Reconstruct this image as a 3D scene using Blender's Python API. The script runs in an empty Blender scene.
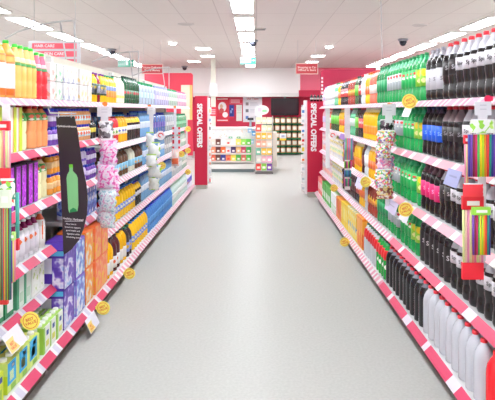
import bpy, math, random
from mathutils import Vector
random.seed(7)
PI = math.pi
C = bpy.context.scene.collection
SC = bpy.context.scene
F, CX, CY, EYE = 560.0, 256.5, 110.0, 1.5      # focal length in px, vanishing point, eye height

# ---------------------------------------------------------------- camera, world, exposure
cam_d = bpy.data.cameras.new('camera'); cam = bpy.data.objects.new('camera', cam_d); C.objects.link(cam)
cam.location = (0, 0, EYE); cam.rotation_euler = (PI/2, 0, 0)
cam_d.sensor_width = 36; cam_d.lens = F/495*36
cam_d.shift_x = -(CX-247.5)/495; cam_d.shift_y = -(200-CY)/495
cam_d.clip_end = 100
SC.camera = cam
w = bpy.data.worlds.new('world'); SC.world = w; w.use_nodes = True
w.node_tree.nodes['Background'].inputs[0].default_value = (1, .97, .96, 1)
w.node_tree.nodes['Background'].inputs[1].default_value = 1.0
SC.view_settings.view_transform = 'Standard'; SC.view_settings.look = 'None'
SC.view_settings.exposure = 0.0; SC.view_settings.gamma = 1; SC.view_settings.use_curve_mapping = False
LAMP = 31.0
CEIL = 3.0

def world_at(px, py, Y):
    return Vector(((px-CX)/F*Y, Y, EYE-(py-CY)/F*Y))

# ---------------------------------------------------------------- materials
def lin(c):
    return tuple(((v/255)/12.92 if v/255 <= .04045 else ((v/255+.055)/1.055)**2.4) for v in c) + (1,)
_m = {}
def P(c, rough=.4, name='paint', emit=0, trans=0, alpha=1, spec=.5, coat=0):
    key = (c, rough, emit, trans, alpha, spec, coat)
    if key in _m: return _m[key]
    m = bpy.data.materials.new(name); m.use_nodes = True
    b = m.node_tree.nodes['Principled BSDF']
    b.inputs['Base Color'].default_value = lin(c); b.inputs['Roughness'].default_value = rough
    b.inputs['Specular IOR Level'].default_value = spec
    if emit:
        b.inputs['Emission Color'].default_value = lin(c); b.inputs['Emission Strength'].default_value = emit
    if trans: b.inputs['Transmission Weight'].default_value = trans
    if alpha < 1: b.inputs['Alpha'].default_value = alpha
    if coat: b.inputs['Coat Weight'].default_value = coat
    _m[key] = m
    return m
def nodes(m): return m.node_tree.nodes, m.node_tree.links
def pattern(name, cols, scale=20, kind='voronoi', rough=.4, stops=None, stretch=(1,1,1)):
    """print pattern with hard colour patches, fixed to the object"""
    m = bpy.data.materials.new(name); m.use_nodes = True; n, l = nodes(m); b = n['Principled BSDF']
    tc = n.new('ShaderNodeTexCoord'); mp = n.new('ShaderNodeMapping'); mp.inputs['Scale'].default_value = stretch
    l.new(tc.outputs['Object'], mp.inputs['Vector'])
    if kind == 'voronoi':
        t = n.new('ShaderNodeTexVoronoi'); t.inputs['Scale'].default_value = scale
        sp = n.new('ShaderNodeSeparateColor'); l.new(t.outputs['Color'], sp.inputs[0]); out = sp.outputs[0]
    else:
        t = n.new('ShaderNodeTexNoise'); t.inputs['Scale'].default_value = scale; out = t.outputs[0]
    l.new(mp.outputs[0], t.inputs['Vector'])
    r = n.new('ShaderNodeValToRGB'); r.color_ramp.interpolation = 'CONSTANT' if kind == 'voronoi' else 'LINEAR'
    e = r.color_ramp.elements
    while len(e) < len(cols): e.new(.5)
    for i, c in enumerate(cols):
        e[i].position = stops[i] if stops else i/len(cols); e[i].color = lin(c)
    l.new(out, r.inputs[0]); l.new(r.outputs[0], b.inputs['Base Color']); b.inputs['Roughness'].default_value = rough
    return m
def bands(name, axis, stops, period=None, rough=.45, emit=0):
    """hard colour bands along one object axis; stops [(pos in metres, colour)]"""
    m = bpy.data.materials.new(name); m.use_nodes = True; n, l = nodes(m); b = n['Principled BSDF']
    tc = n.new('ShaderNodeTexCoord'); s = n.new('ShaderNodeSeparateXYZ'); l.new(tc.outputs['Object'], s.inputs[0])
    v = s.outputs[axis]; L = period or 1.0
    d = n.new('ShaderNodeMath'); d.operation = 'DIVIDE'; d.inputs[1].default_value = L; l.new(v, d.inputs[0])
    o = d.outputs[0]
    if period:
        f = n.new('ShaderNodeMath'); f.operation = 'FRACT'; l.new(o, f.inputs[0]); o = f.outputs[0]
    r = n.new('ShaderNodeValToRGB'); r.color_ramp.interpolation = 'CONSTANT'; e = r.color_ramp.elements
    while len(e) < len(stops): e.new(.5)
    for i, (p, c) in enumerate(stops): e[i].position = p/L; e[i].color = lin(c)
    l.new(o, r.inputs[0]); l.new(r.outputs[0], b.inputs['Base Color']); b.inputs['Roughness'].default_value = rough
    return m

# ---------------------------------------------------------------- mesh helpers
class MB:
    def __init__(s): s.v = []; s.f = []; s.mi = []
    def add(s, v, f, mi=0):
        o = len(s.v); s.v += [tuple(p) for p in v]; s.f += [tuple(i+o for i in q) for q in f]; s.mi += [mi]*len(f); return s
    def box(s, x0, y0, z0, x1, y1, z1, mi=0):
        x0, x1 = min(x0, x1), max(x0, x1); y0, y1 = min(y0, y1), max(y0, y1); z0, z1 = min(z0, z1), max(z0, z1)
        v = [(x0,y0,z0),(x1,y0,z0),(x1,y1,z0),(x0,y1,z0),(x0,y0,z1),(x1,y0,z1),(x1,y1,z1),(x0,y1,z1)]
        return s.add(v, [(0,3,2,1),(4,5,6,7),(0,1,5,4),(1,2,6,5),(2,3,7,6),(3,0,4,7)], mi)
    def lathe(s, prof, n=14, c=(0,0,0), mi=0, mf=None, sx=1, sy=1):
        v = []; f = []; k = len(prof)
        for r, z in prof:
            for i in range(n):
                a = 2*PI*i/n; v.append((c[0]+r*math.cos(a)*sx, c[1]+r*math.sin(a)*sy, c[2]+z))
        o = len(s.v); s.v += v
        for j in range(k-1):
            m = mf((prof[j][1]+prof[j+1][1])/2) if mf else mi
            for i in range(n):
                s.f.append((o+j*n+i, o+j*n+(i+1)%n, o+(j+1)*n+(i+1)%n, o+(j+1)*n+i)); s.mi.append(m)
        s.f.append(tuple(o+i for i in reversed(range(n)))); s.mi.append(mf(prof[0][1]) if mf else mi)
        s.f.append(tuple(o+(k-1)*n+i for i in range(n))); s.mi.append(mf(prof[-1][1]) if mf else mi)
        return s
    def tube(s, pts, r, n=8, mi=0):
        pts = [Vector(p) for p in pts]; rings = []
        for i, p in enumerate(pts):
            d = (pts[min(i+1, len(pts)-1)]-pts[max(i-1, 0)]).normalized()
            a = d.cross(Vector((0,0,1)) if abs(d.z) < .9 else Vector((1,0,0))).normalized(); b = d.cross(a)
            rings.append([p+a*r*math.cos(2*PI*k/n)+b*r*math.sin(2*PI*k/n) for k in range(n)])
        v = [q for R in rings for q in R]; f = []
        for j in range(len(pts)-1):
            for k in range(n): f.append((j*n+k, j*n+(k+1)%n, (j+1)*n+(k+1)%n, (j+1)*n+k))
        f += [tuple(reversed(range(n))), tuple((len(pts)-1)*n+k for k in range(n))]
        return s.add(v, f, mi)
    def prism_y(s, poly, y0, y1, mi=0):
        """polygon [(x,z)] extruded along y"""
        n = len(poly); v = [(x, y0, z) for x, z in poly]+[(x, y1, z) for x, z in poly]
        f = [tuple(range(n)), tuple(reversed(range(n, 2*n)))]+[(i, i+n, (i+1)%n+n, (i+1)%n) for i in range(n)]
        return s.add(v, f, mi)
    def build(s, name, mats, parent=None, smooth=False, loc=(0,0,0)):
        me = bpy.data.meshes.new(name); me.from_pydata(s.v, [], s.f)
        for m in (mats if isinstance(mats, (list, tuple)) else [mats]): me.materials.append(m)
        me.polygons.foreach_set('material_index', s.mi)
        if smooth: me.polygons.foreach_set('use_smooth', [len(f) == 4 for f in s.f])
        me.update()
        o = bpy.data.objects.new(name, me); C.objects.link(o); o.location = loc
        if parent: o.parent = parent
        return o
def tag(o, label, cat, group=None):
    o['label'] = label; o['category'] = cat
    if group: o['group'] = group
    return o
def thing(name, label, cat, loc=(0,0,0), rz=0, group=None):
    o = bpy.data.objects.new(name, None); C.objects.link(o); o.empty_display_size = .05
    o.location = loc; o.rotation_euler = (0, 0, rz); return tag(o, label, cat, group)
def struct(o): o['kind'] = 'structure'; return o
KIDS = {}
def dup(root, loc=None, rz=None):
    def cp(o, par):
        c = o.copy(); C.objects.link(c)
        if par: c.parent = par
        for k in KIDS[o]: cp(k, c)
        return c
    def reg(o):
        if o not in KIDS: KIDS[o] = list(o.children); [reg(k) for k in KIDS[o]]
    reg(root); c = cp(root, None)
    if loc is not None: c.location = loc
    if rz is not None: c.rotation_euler = (0, 0, rz)
    return c

_txt = {}
def text_mesh(s, bold=0.0):
    """flat lettering: (verts, faces) with cap height about 1 unit, centred"""
    if (s, bold) in _txt: return _txt[(s, bold)]
    cu = bpy.data.curves.new('lettering', 'FONT'); cu.body = s; cu.align_x = 'CENTER'; cu.align_y = 'CENTER'
    cu.resolution_u = 2; cu.offset = bold; cu.space_line = .95
    o = bpy.data.objects.new('lettering', cu); C.objects.link(o)
    dg = bpy.context.evaluated_depsgraph_get(); me = bpy.data.meshes.new_from_object(o.evaluated_get(dg))
    v = [tuple(p.co) for p in me.vertices]; f = [tuple(p.vertices) for p in me.polygons]
    bpy.data.objects.remove(o); bpy.data.curves.remove(cu); bpy.data.meshes.remove(me)
    _txt[(s, bold)] = (v, f); return v, f
def lettering(s, size, fn, mat, parent=None, bold=.01, name='lettering'):
    """fn maps the flat (u, v) to a place"""
    v, f = text_mesh(s, bold); mb = MB(); mb.add([fn(p[0]*size, p[1]*size) for p in v], f)
    return mb.build(name, mat, parent)

# ---------------------------------------------------------------- the setting
WHITE = P((240,238,238), .5, 'white_paint')
def floor_mat():
    m = bpy.data.materials.new('vinyl_floor'); m.use_nodes = True; n, l = nodes(m); b = n['Principled BSDF']
    tc = n.new('ShaderNodeTexCoord'); t = n.new('ShaderNodeTexNoise'); t.inputs['Scale'].default_value = 60; t.inputs['Detail'].default_value = 3
    t2 = n.new('ShaderNodeTexNoise'); t2.inputs['Scale'].default_value = .8
    l.new(tc.outputs['Object'], t.inputs['Vector']); l.new(tc.outputs['Object'], t2.inputs['Vector'])
    r = n.new('ShaderNodeValToRGB'); r.color_ramp.elements[0].position = .3; r.color_ramp.elements[0].color = lin((182,182,178))
    r.color_ramp.elements[1].position = .7; r.color_ramp.elements[1].color = lin((192,192,188))
    l.new(t.outputs[0], r.inputs[0]); l.new(r.outputs[0], b.inputs['Base Color'])
    b.inputs['Roughness'].default_value = .34; b.inputs['Specular IOR Level'].default_value = .04
    return m
def ceil_mat():
    m = bpy.data.materials.new('ceiling_tiles'); m.use_nodes = True; n, l = nodes(m); b = n['Principled BSDF']
    tc = n.new('ShaderNodeTexCoord'); t = n.new('ShaderNodeTexBrick'); t.offset = 0
    t.inputs['Scale'].default_value = 1; t.inputs['Brick Width'].default_value = 1.2; t.inputs['Row Height'].default_value = .6
    t.inputs['Mortar Size'].default_value = .008
    t.inputs['Color1'].default_value = lin((228,218,214)); t.inputs['Color2'].default_value = lin((225,215,211)); t.inputs['Mortar'].default_value = lin((206,194,191))
    mp = n.new('ShaderNodeMapping'); mp.inputs['Rotation'].default_value = (0, 0, PI/2); mp.inputs['Location'].default_value = (.3,0,0)
    l.new(tc.outputs['Object'], mp.inputs['Vector']); l.new(mp.outputs[0], t.inputs['Vector'])
    l.new(t.outputs[0], b.inputs['Base Color']); b.inputs['Roughness'].default_value = .8
    return m
XW = 9.0; YB = 20.0; YF = -5.0
struct(MB().box(-XW, YF, -.1, XW, YB+.5, 0).build('floor', floor_mat()))
struct(MB().box(-XW, YF, CEIL, XW, YB+.5, CEIL+.1).build('ceiling', ceil_mat()))
RED = P((205,32,72), .45, 'red_paint'); DKRED = P((170,28,66), .45, 'dark_red_paint')
struct(MB().box(-XW, YB+.3, 0, XW, YB+.5, CEIL).build('wall_back', RED))
WALL = P((238,234,232), .6, 'white_wall')
struct(MB().box(-XW-.1, YF, 0, -XW, YB+.5, CEIL).build('wall_left', WALL))
struct(MB().box(XW, YF, 0, XW+.1, YB+.5, CEIL).build('wall_right', WALL))
struct(MB().box(-XW, YF-.1, 0, XW, YF, CEIL).build('wall_front', WALL))
struct(MB().box(-XW, YB-.1, 2.1, 1.55, YB+.3, CEIL).build('trim_1', P((246,244,243), .6)))
struct(MB().box(-XW, YB-.16, 1.97, 1.5, YB+.3, 2.1).build('trim_2', P((232,230,228), .6)))
struct(MB().box(1.55, YB-.1, 2.2, XW, YB+.3, CEIL).build('trim_3', P((244,120,145), .6)))
struct(MB().box(1.5, YB-.16, 1.97, XW, YB+.3, 2.2).build('trim_4', P((205,40,78), .5)))
cx = (213.3-CX)/F*16.5
struct(MB().box(cx-.065, 16.43, 0, cx+.065, 16.57, CEIL).build('trim_5', P((222,218,205), .5)))
cx2 = (377.5-CX)/F*17
struct(MB().box(cx2-.06, 16.93, 0, cx2+.06, 17.07, CEIL).build('trim_6', P((222,218,205), .5)))

# ceiling lights: five rows of twin fluorescent fittings
LAMPM = P((244,250,255), .5, 'lamp_diffuser', emit=LAMP)
def fitting():
    t = thing('ceiling_light', 'x', 'ceiling light')
    MB().box(-.16, -.66, -.035, .16, .66, 0).build('light_housing', P((235,232,230), .5), t)
    for s in (-1, 1):
        MB().box(s*.015, -.62, -.042, s*.145, .62, -.036).build('diffuser', LAMPM, t)
    return t
lf = fitting(); first = True
pitch = .00208*F*(CEIL-EYE)
rowname = {-7.6:'far side row beyond the juice side', -3.85:'row above the back of the juice side', -.2:'row along the middle of the aisle', 3.85:'row above the back of the cola side', 7.6:'far side row beyond the cola side'}
for X in (-7.6, -3.85, -.2, 3.85, 7.6):
    for k in range(-8, 9):
        y = .01138*F*(CEIL-EYE) + pitch*k
        if y > YB-1: continue
        o = lf if first else dup(lf); first = False
        o.location = (X, y, CEIL)
        ordn = {0:'second', 1:'third', 2:'fourth', 3:'fifth', 4:'sixth', 5:'seventh'}.get(k)
        o['group'] = 'twin fluorescent lights, ' + rowname[X]
        o['label'] = 'bright twin fluorescent ceiling light, ' + rowname[X]
def downlight(px, py, what, r=.09, square=False, e=30):
    Y = (CEIL-EYE)*F/(CY-py); X = (px-CX)/F*Y
    t = thing('downlight', what, 'ceiling light', (X, Y, CEIL))
    if square:
        MB().box(-.2, -.2, -.03, .2, .2, 0).build('bezel', WHITE, t); MB().box(-.17, -.17, -.036, .17, .17, -.03).build('lens', P((255,252,250), .5, emit=12), t)
    else:
        MB().lathe([(r, -.03), (r*1.2, -.02), (r*1.3, 0)], 20).build('bezel', WHITE, t, True)
        MB().lathe([(r*.5, -.06), (r*.9, -.045), (r*.95, -.03)], 20).build('lens', P((255,252,250), .5, emit=e), t)
downlight(172.7, 42, 'glaring round spotlight in the ceiling above the red delivery sign')
downlight(329, 45.5, 'glaring round spotlight in the ceiling near the red car sign')
for a, b, c in ((203,47.5,'small square ceiling lamp nearest the middle lights, juice side'), (207.6,55,'small square ceiling lamp just in front of the cream column'), (194,60.6,'small square ceiling lamp deepest in the store, juice side'),
             (318,55,'small square ceiling lamp just above the red car sign'), (312,61,'small square ceiling lamp deepest in the store, cola side')):
    downlight(a, b, c, square=True)
def dome_cam(px, py, what):
    Y = (CEIL-EYE)*F/(CY-py); X = (px-CX)/F*Y
    t = thing('security_camera', what, 'camera', (X, Y, CEIL))
    MB().lathe([(.08, -.05), (.11, -.03), (.11, 0)], 18).build('mounting_ring', P((150,150,158), .4), t, True)
    MB().lathe([(.001, -.15), (.04, -.14), (.07, -.1), (.08, -.05)], 18).build('dome', P((52,54,66), .15), t, True)
dome_cam(253, 40, 'dark dome security camera on the ceiling beside the middle lights')
dome_cam(403, 39, 'dark dome security camera on the ceiling above the green bottles')
dome_cam(112, 49, 'dark dome security camera above the yellow juice bottles')
dome_cam(184.6, 66, 'dark dome security camera above the red wall panel')
for px, py, what in ((420, 25, 'flat round ceiling speaker above the cola side'), (186, 24, 'flat round ceiling speaker above the juice side')):
    Y = (CEIL-EYE)*F/(CY-py); X = (px-CX)/F*Y
    t = thing('ceiling_speaker', what, 'speaker', (X, Y, CEIL))
    MB().lathe([(.12, -.014), (.14, -.008), (.15, 0)], 24).build('bezel', P((215,206,204), .5), t, True)
    MB().lathe([(.06, -.018), (.118, -.014)], 24).build('grille', P((200,192,190), .6), t)
Y = 10.3; X = (253.5-CX)/F*Y
t = thing('air_vent', 'narrow grey air vent in the ceiling beside the middle lights', 'vent', (X+.05, Y, CEIL))
MB().box(-.18, -.06, -.02, .18, .06, 0).build('vent_frame', P((190,184,182), .5), t)
m = MB()
for i in range(4): m.box(-.16, -.045+i*.025, -.03, .16, -.035+i*.025, -.02)
m.build('slats', P((150,146,146), .5), t)

# hanging signs
def wires(t, xs, z0, mat=P((200,198,198), .4)):
    for x in xs: MB().tube([(x, 0, z0), (x, 0, CEIL)], .004, 5).build('hanging_wire', mat, t)
def exit_sign(px, py, what, Y=13.0):
    c = world_at(px, py, Y); t = thing('exit_sign', what, 'sign', (c.x, Y, 0))
    w2, h2 = .185, .085; z = c.z
    MB().box(-w2, -.012, z-h2, w2, .012, z+h2).build('sign_board', P((176,200,194), .5), t)
    g = P((60,170,140), .5)
    MB().box(-w2+.01, -.016, z-h2+.008, w2-.01, -.012, z-h2+.03).build('green_stripe', g, t)
    m = MB(); m.box(.075, -.016, z-.05, w2-.01, -.012, z+h2-.01); m.build('green_square', g, t)
    m = MB(); m.add([(x+.125, -.018, zz+z+.015) for x, zz in ((-.03,-.008),(0,-.008),(0,-.03),(.035,0),(0,.03),(0,.008),(-.03,.008))], [tuple(range(7))]); m.build('arrow', WHITE, t)
    m = MB(); m.box(-.01, -.016, z-.05, .06, -.012, z+.06); m.box(-.002, -.018, z-.045, .052, -.016, z+.052, 1); m.build('door_symbol', [g, P((235,245,242), .5)], t)
    lettering('EXIT', .07, lambda u, v: (u-.1, -.017, z+.015+v), g, t)
    wires(t, (-.15, .15), z+h2)
exit_sign(248, 61, 'small green and white exit sign hanging over the middle of the aisle')
exit_sign(126, 63.3, 'small green and white exit sign hanging behind the juice bottles')
def red_sign(px0, px1, py0, py1, s, what, Y=12.0):
    a = world_at(px0, py0, Y); b = world_at(px1, py1, Y); cxx = (a.x+b.x)/2; hw = (b.x-a.x)/2; z = (a.z+b.z)/2; hh = (a.z-b.z)/2
    t = thing('hanging_sign', what, 'sign', (cxx, Y, 0))
    MB().box(-hw, -.01, z-hh, hw, .01, z+hh).build('sign_frame', P((236,214,204), .5), t)
    MB().box(-hw+.015, -.014, z-hh+.015, hw-.015, -.01, z+hh-.015).build('sign_face', P((196,62,70), .5), t)
    lettering(s, .06, lambda u, v: (u, -.017, z+v), P((250,235,230), .5), t, .016)
    wires(t, (-hw*.8, hw*.8), z+hh)
red_sign(295.5, 318, 63.3, 74.3, 'Shopping to Car\nOffload in Store', 'red hanging sign about shopping to car, above the magenta wall')
red_sign(141.5, 163, 64, 74, 'Home Delivery\nTravel Money', 'red hanging sign about home delivery, above the water packs')
a = world_at(29, 41, 7.0); b = world_at(80.5, 68, 7.0)
t = thing('hanging_sign', 'grey framed sign with red bands reading hair care, hanging over next aisle', 'sign', ((a.x+b.x)/2, 7.0, 0))
hw = (b.x-a.x)/2; MB().box(-hw, -.015, b.z, hw, .015, a.z).build('sign_frame', P((205,203,210), .4), t)
for i, s in enumerate(('HAIR CARE', 'SKIN CARE', '')):
    z0 = world_at(0, 43.4+i*7.9, 7).z; z1 = world_at(0, 49+i*7.9, 7).z
    bd = MB().box(-hw+.045, -.02, z1, hw-.045, -.015, z0).build('sign_band', P((238,92,112), .5), t)
    if s: lettering(s, .05, lambda u, v: (u-.12+.12*i, -.023, (z0+z1)/2+v), P((255,240,240), .5), bd, .012)
wires(t, (-hw*.8, hw*.8), a.z)

# ---------------------------------------------------------------- shelving
LU, LB = 1.216, 1.126          # juice side: upper and base shelf lips (distance from the camera axis)
RU, RB = 1.044, .964           # cola side
BOARD = P((216,215,216), .35, 'shelf_enamel')
rail_red = bands('price_rail_red', 1, [(0,(206,53,96)),(.16,(218,215,221)),(.19,(197,191,209)),(.24,(218,215,221)),(.26,(206,53,96)),(.44,(218,215,221)),(.47,(202,197,213))], .5)
rail_hazed = bands('price_rail_hazed', 1, [(0,(217,136,162)),(.05,(221,217,221)),(.1,(217,153,173)),(.16,(221,217,221)),(.2,(218,127,155)),(.24,(221,217,221))], .28)  # far rails: red faded to pink, distance haze and bloom painted into the colour
rail_pale = bands('price_rail_pale', 1, [(0,(211,151,175)),(.06,(223,219,222)),(.1,(211,164,186)),(.2,(223,219,222)),(.23,(215,136,164)),(.27,(223,219,222))], .3)
rail_coral = bands('price_rail_coral', 1, [(0,(222,149,162)),(.22,(224,218,221)),(.3,(217,136,160)),(.45,(224,218,221))], .52)
rail_rose = bands('price_rail_rose', 1, [(0,(212,56,100)),(.36,(224,220,228)),(.42,(212,56,100)),(.74,(220,212,226))], .86)
RAILS = dict(red=rail_red, mid=rail_hazed, pale=rail_pale, coral=rail_coral, rose=rail_rose)
def bay(side, y0, y1, shelves, top, label, depth=.48):
    """side -1 juice, +1 cola; shelves [(z, ya, yb, rail, lip)]"""
    lu = LU if side < 0 else RU; lb = LB if side < 0 else RB
    t = thing('shelving_bay', label, 'shelving', (side*lu, y0, 0))
    ox = side*lu; X = lambda d: side*(lu+d)-ox
    MB().box(X(depth), 0, 0, X(depth+.03), y1-y0, top).build('back_panel', P((214,208,196), .6), t)
    MB().box(X(lb-lu+.07), .0, 0, X(depth), y1-y0, .09).build('plinth', P((112,96,88), .5), t)
    for yy in (0, y1-y0-.03):
        MB().box(X(depth-.04), yy, .09, X(depth), yy+.03, top-.02).build('upright', BOARD, t)
    for z, ya, yb, rl, base in shelves:
        d0 = (lb-lu) if base else 0; ya, yb = ya-y0, yb-y0
        sh = MB().box(X(d0+.04), ya, z-.012, X(depth), yb, z+.0175).build('shelf', BOARD, t)
        q = [(X(d0), z-.02), (X(d0+.004), z-.024), (X(d0+.044), z+.008), (X(d0+.04), z+.0175)]
        MB().prism_y(q, ya, yb).build('price_rail', RAILS[rl], sh)
        if base:
            for k in range(2):
                yy = ya+(yb-ya)*(k+.5)/2
                MB().lathe([(.018,0),(.018,.01),(.008,.014),(.008,.09)], 10, (X(d0+.075), yy, 0)).build('leveling_foot', P((190,186,184), .3), t)
    return t
LZ = dict(t=1.545, n2=1.26, n3=.955, n4=.66, n5=.42, g4=.69, f2=1.178, f3=.86, f4=.466, b=.13)
RZ = dict(t=1.544, s2=1.192, s3=.825, s4=.477, b=.13)
LE = [2.0, 3.58, 4.54, 6.45, 8.36, 10.3]
def lb_(z, y0, y1, rl, base=False): return (z, y0, y1, rl, base)
lab = ['white shelving bay holding the juice cartons nearest the camera end', 'white shelving bay behind the black bottle sign, with stacked purple boxes',
       'white shelving bay with yellow squash below and water on top', 'white shelving bay of the juice side holding blue water bottles', 'white shelving bay of the juice side that ends at the red pillar']
for i in range(5):
    y0, y1 = LE[i], LE[i+1]; sh = [lb_(LZ['t'], y0, y1, 'pale'), lb_(LZ['b'], y0, y1, 'red' if i < 2 else 'mid', True)]
    if i == 0: sh += [lb_(LZ[k], y0, y1, 'red') for k in ('n2', 'n3')] + [lb_(LZ[k], y0, 3.42, 'red') for k in ('n4', 'n5')]
    elif i == 1: sh += [lb_(LZ['n2'], y0, y1, 'red'), lb_(LZ['n3'], y0, y1, 'red'), lb_(LZ['g4'], 3.95, y1, 'red')]
    else: sh += [lb_(LZ[k], y0, y1, 'mid') for k in ('f2', 'f3', 'f4')]
    bay(-1, y0, y1, sh, 1.95, lab[i])
RE = [2.0, 4.42, 6.42, 8.23, 9.36]
lab = ['white shelving bay holding the black cola bottles', 'white shelving bay holding orange and green bottles, mid cola side', 'white shelving bay of cola side with yellow packs on its lowest shelf', 'short white shelving bay that ends at the red pillar, cola side']
for i in range(4):
    y0, y1 = RE[i], RE[i+1]; r = 'coral' if i == 0 else 'mid'
    bay(1, y0, y1, [lb_(RZ['t'], y0, y1, 'pale'), lb_(RZ['s2'], y0, y1, r), lb_(RZ['s3'], y0, y1, r), lb_(RZ['s4'], y0, y1, 'rose' if i == 0 else 'mid'), lb_(RZ['b'], y0, y1, 'rose' if i == 0 else 'mid', True)], 1.82, lab[i])

# ---------------------------------------------------------------- products
BOT = {   # (radius, height) profiles, as fractions
 'cola': [(.72,0),(.9,.012),(1,.06),(1,.13),(.97,.2),(.9,.25),(.9,.3),(1,.37),(1,.66),(.95,.72),(.8,.79),(.55,.86),(.34,.91),(.31,.955)],
 'fat':  [(.8,0),(.97,.012),(1,.05),(1,.62),(.97,.7),(.86,.78),(.62,.86),(.38,.91),(.31,.955)],
 'slim': [(.85,0),(1,.015),(1,.68),(.88,.76),(.6,.84),(.4,.89),(.34,.945)],
 'juice':[(.85,0),(1,.015),(1,.05),(.96,.07),(1,.1),(1,.3),(.95,.33),(1,.36),(1,.58),(.85,.66),(.7,.74),(.6,.83),(.42,.9),(.36,.945)],
 'round':[(.7,0),(.95,.012),(1,.06),(1,.35),(.9,.4),(1,.46),(1,.66),(.9,.76),(.6,.86),(.36,.91),(.32,.95)],
}
def make_bottle(T):
    H, R = T['H'], T['R']; prof = [(r*R, z*H) for r, z in BOT[T.get('shape', 'cola')]]
    body = P(T['body'], .16, 'bottle_plastic'); mats = [body]; fill = T.get('fill', 9)*H
    extra = []
    for key in ('neck', 'upper'):
        if key in T: mats.append(P(T[key][1], .25, 'bottle_plastic')); extra.append((T[key][0]*H, len(mats)-1))
    cuts = sorted({z for z, _ in extra} | {T.get('lab', (0, 0, 0))[1]*H*0})
    for z, _ in extra:      # insert a ring where the colour changes
        for j in range(len(prof)-1):
            if prof[j][1] < z-1e-4 < prof[j+1][1]-2e-4:
                tt = (z-prof[j][1])/(prof[j+1][1]-prof[j][1]); prof.insert(j+1, (prof[j][0]+(prof[j+1][0]-prof[j][0])*tt, z)); break
    def mf(z):
        k = 0
        for zz, i in sorted(extra): k = i if z >= zz else k
        return k
    t = thing(T['name'], T['d'], T.get('cat', 'bottle'))
    MB().lathe(prof, 14, mf=mf).build('bottle_body', mats, t, True)
    cr = .33*R if T.get('shape', 'cola') in ('cola', 'fat', 'round') else .4*R
    cr = T.get('capr', cr)
    ch = T.get('ch', .94)
    MB().lathe([(cr, H*ch), (cr*1.05, H*(ch+.005)), (cr*1.05, H*.985), (cr*.9, H)], 12).build('cap', P(T['cap'], .35, 'cap_plastic'), t, True)
    def rad(z):
        for j in range(len(prof)-1):
            if prof[j][1] <= z <= prof[j+1][1]: return prof[j][0]+(prof[j+1][0]-prof[j][0])*(z-prof[j][1])/max(1e-6, prof[j+1][1]-prof[j][1])
        return R
    for li, (col, a, b) in enumerate(T.get('labels', [])):
        mat = col if isinstance(col, bpy.types.Material) else P(col, .4, 'label_paper')
        rr = [(rad(z)+.0012, z) for z in [H*(a+(b-a)*k/4) for k in range(5)]]
        if b-a > .15 and T.get('shape', 'cola') == 'cola': rr = [(R+.0012, H*a), (R+.0012, H*b)]
        lo = MB().lathe(rr, 14).build('label_band', mat, t, True)
        if li == 0 and 'emb' in T:
            for (ecol, ez, eh, ew) in T['emb']:
                m = MB(); vs = []; n = 4; r2 = R+.003
                for j in range(n+1):
                    for i in range(n+1):
                        a2 = -PI/4+(i/n-.5)*ew/R; vs.append((r2*math.cos(a2), r2*math.sin(a2), H*(ez+(j/n-.5)*eh)*1.0))
                cen = Vector((r2*math.cos(-PI/4), r2*math.sin(-PI/4), H*ez))
                f = [(j*(n+1)+i, j*(n+1)+i+1, (j+1)*(n+1)+i+1, (j+1)*(n+1)+i) for j in range(n) for i in range(n) if not (i in (0, n-1) and j in (0, n-1))]
                m.add(vs, f); m.build('emblem', P(ecol, .4), lo)
        if li == 0 and 'txt' in T:
            s, size, tcol = T['txt'][:3]; zc = H*(a+b)/2
            lettering(s, size, lambda u, v: ((R+.0035)*math.cos(-PI/4+.1+u/R), (R+.0035)*math.sin(-PI/4+.1+u/R), zc+v), P(tcol, .5), lo, .02)
    return t
def make_box(T):
    D, W, H = T['D'], T['W'], T['H']; t = thing(T['name'], T['d'], T.get('cat', 'carton'))
    mat = T['body'] if isinstance(T['body'], bpy.types.Material) else P(T['body'], .45, 'card')
    b = .004; m = MB()
    def ring(x, y, z): return [(-x,-y,z),(x,-y,z),(x,y,z),(-x,y,z)]
    rs = [ring(D/2-b, W/2-b, 0), ring(D/2, W/2, b), ring(D/2, W/2, H-b), ring(D/2-b, W/2-b, H)]
    v = [p for r in rs for p in r]; f = [(3,2,1,0), (12,13,14,15)]
    for j in range(3): f += [(j*4+i, j*4+(i+1)%4, j*4+4+(i+1)%4, j*4+4+i) for i in range(4)]
    m.add(v, f); m.build('carton_body', mat, t)
    e = .0015
    for (col, y0, y1, z0, z1) in T.get('front', []):      # printed panels on the aisle face and both ends
        mm = MB(); mm.box(D/2, -W/2+W*y0, H*z0, D/2+e, -W/2+W*y1, H*z1)
        cm = col if isinstance(col, bpy.types.Material) else P(col, .45, 'print')
        mm.build('printed_panel', cm, t)
    for (col, x0, x1, z0, z1) in T.get('side', []):
        for q0, q1 in ((-W/2-e, -W/2), (W/2, W/2+e)):
            MB().box(-D/2+D*x0, q0, H*z0, -D/2+D*x1, q1, H*z1).build('printed_side', col if isinstance(col, bpy.types.Material) else P(col, .45, 'print'), t)
    if 'top' in T: MB().box(-D/2+.003, -W/2+.003, H, D/2-.003, W/2-.003, H+.0015).build('top_panel', P(T['top'], .45), t)
    if 'cap' in T:
        r = T.get('capr', .014)
        for i in range(T.get('ncap', 1)):
            yy = (i+.5)/T.get('ncap', 1)*W-W/2
            MB().lathe([(r, H), (r*1.05, H+.003), (r*1.05, H+.013), (r*.85, H+.016)], 12, (D/2-.035, yy, 0)).build('cap', P(T['cap'], .4), t, True)
    return t
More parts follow.
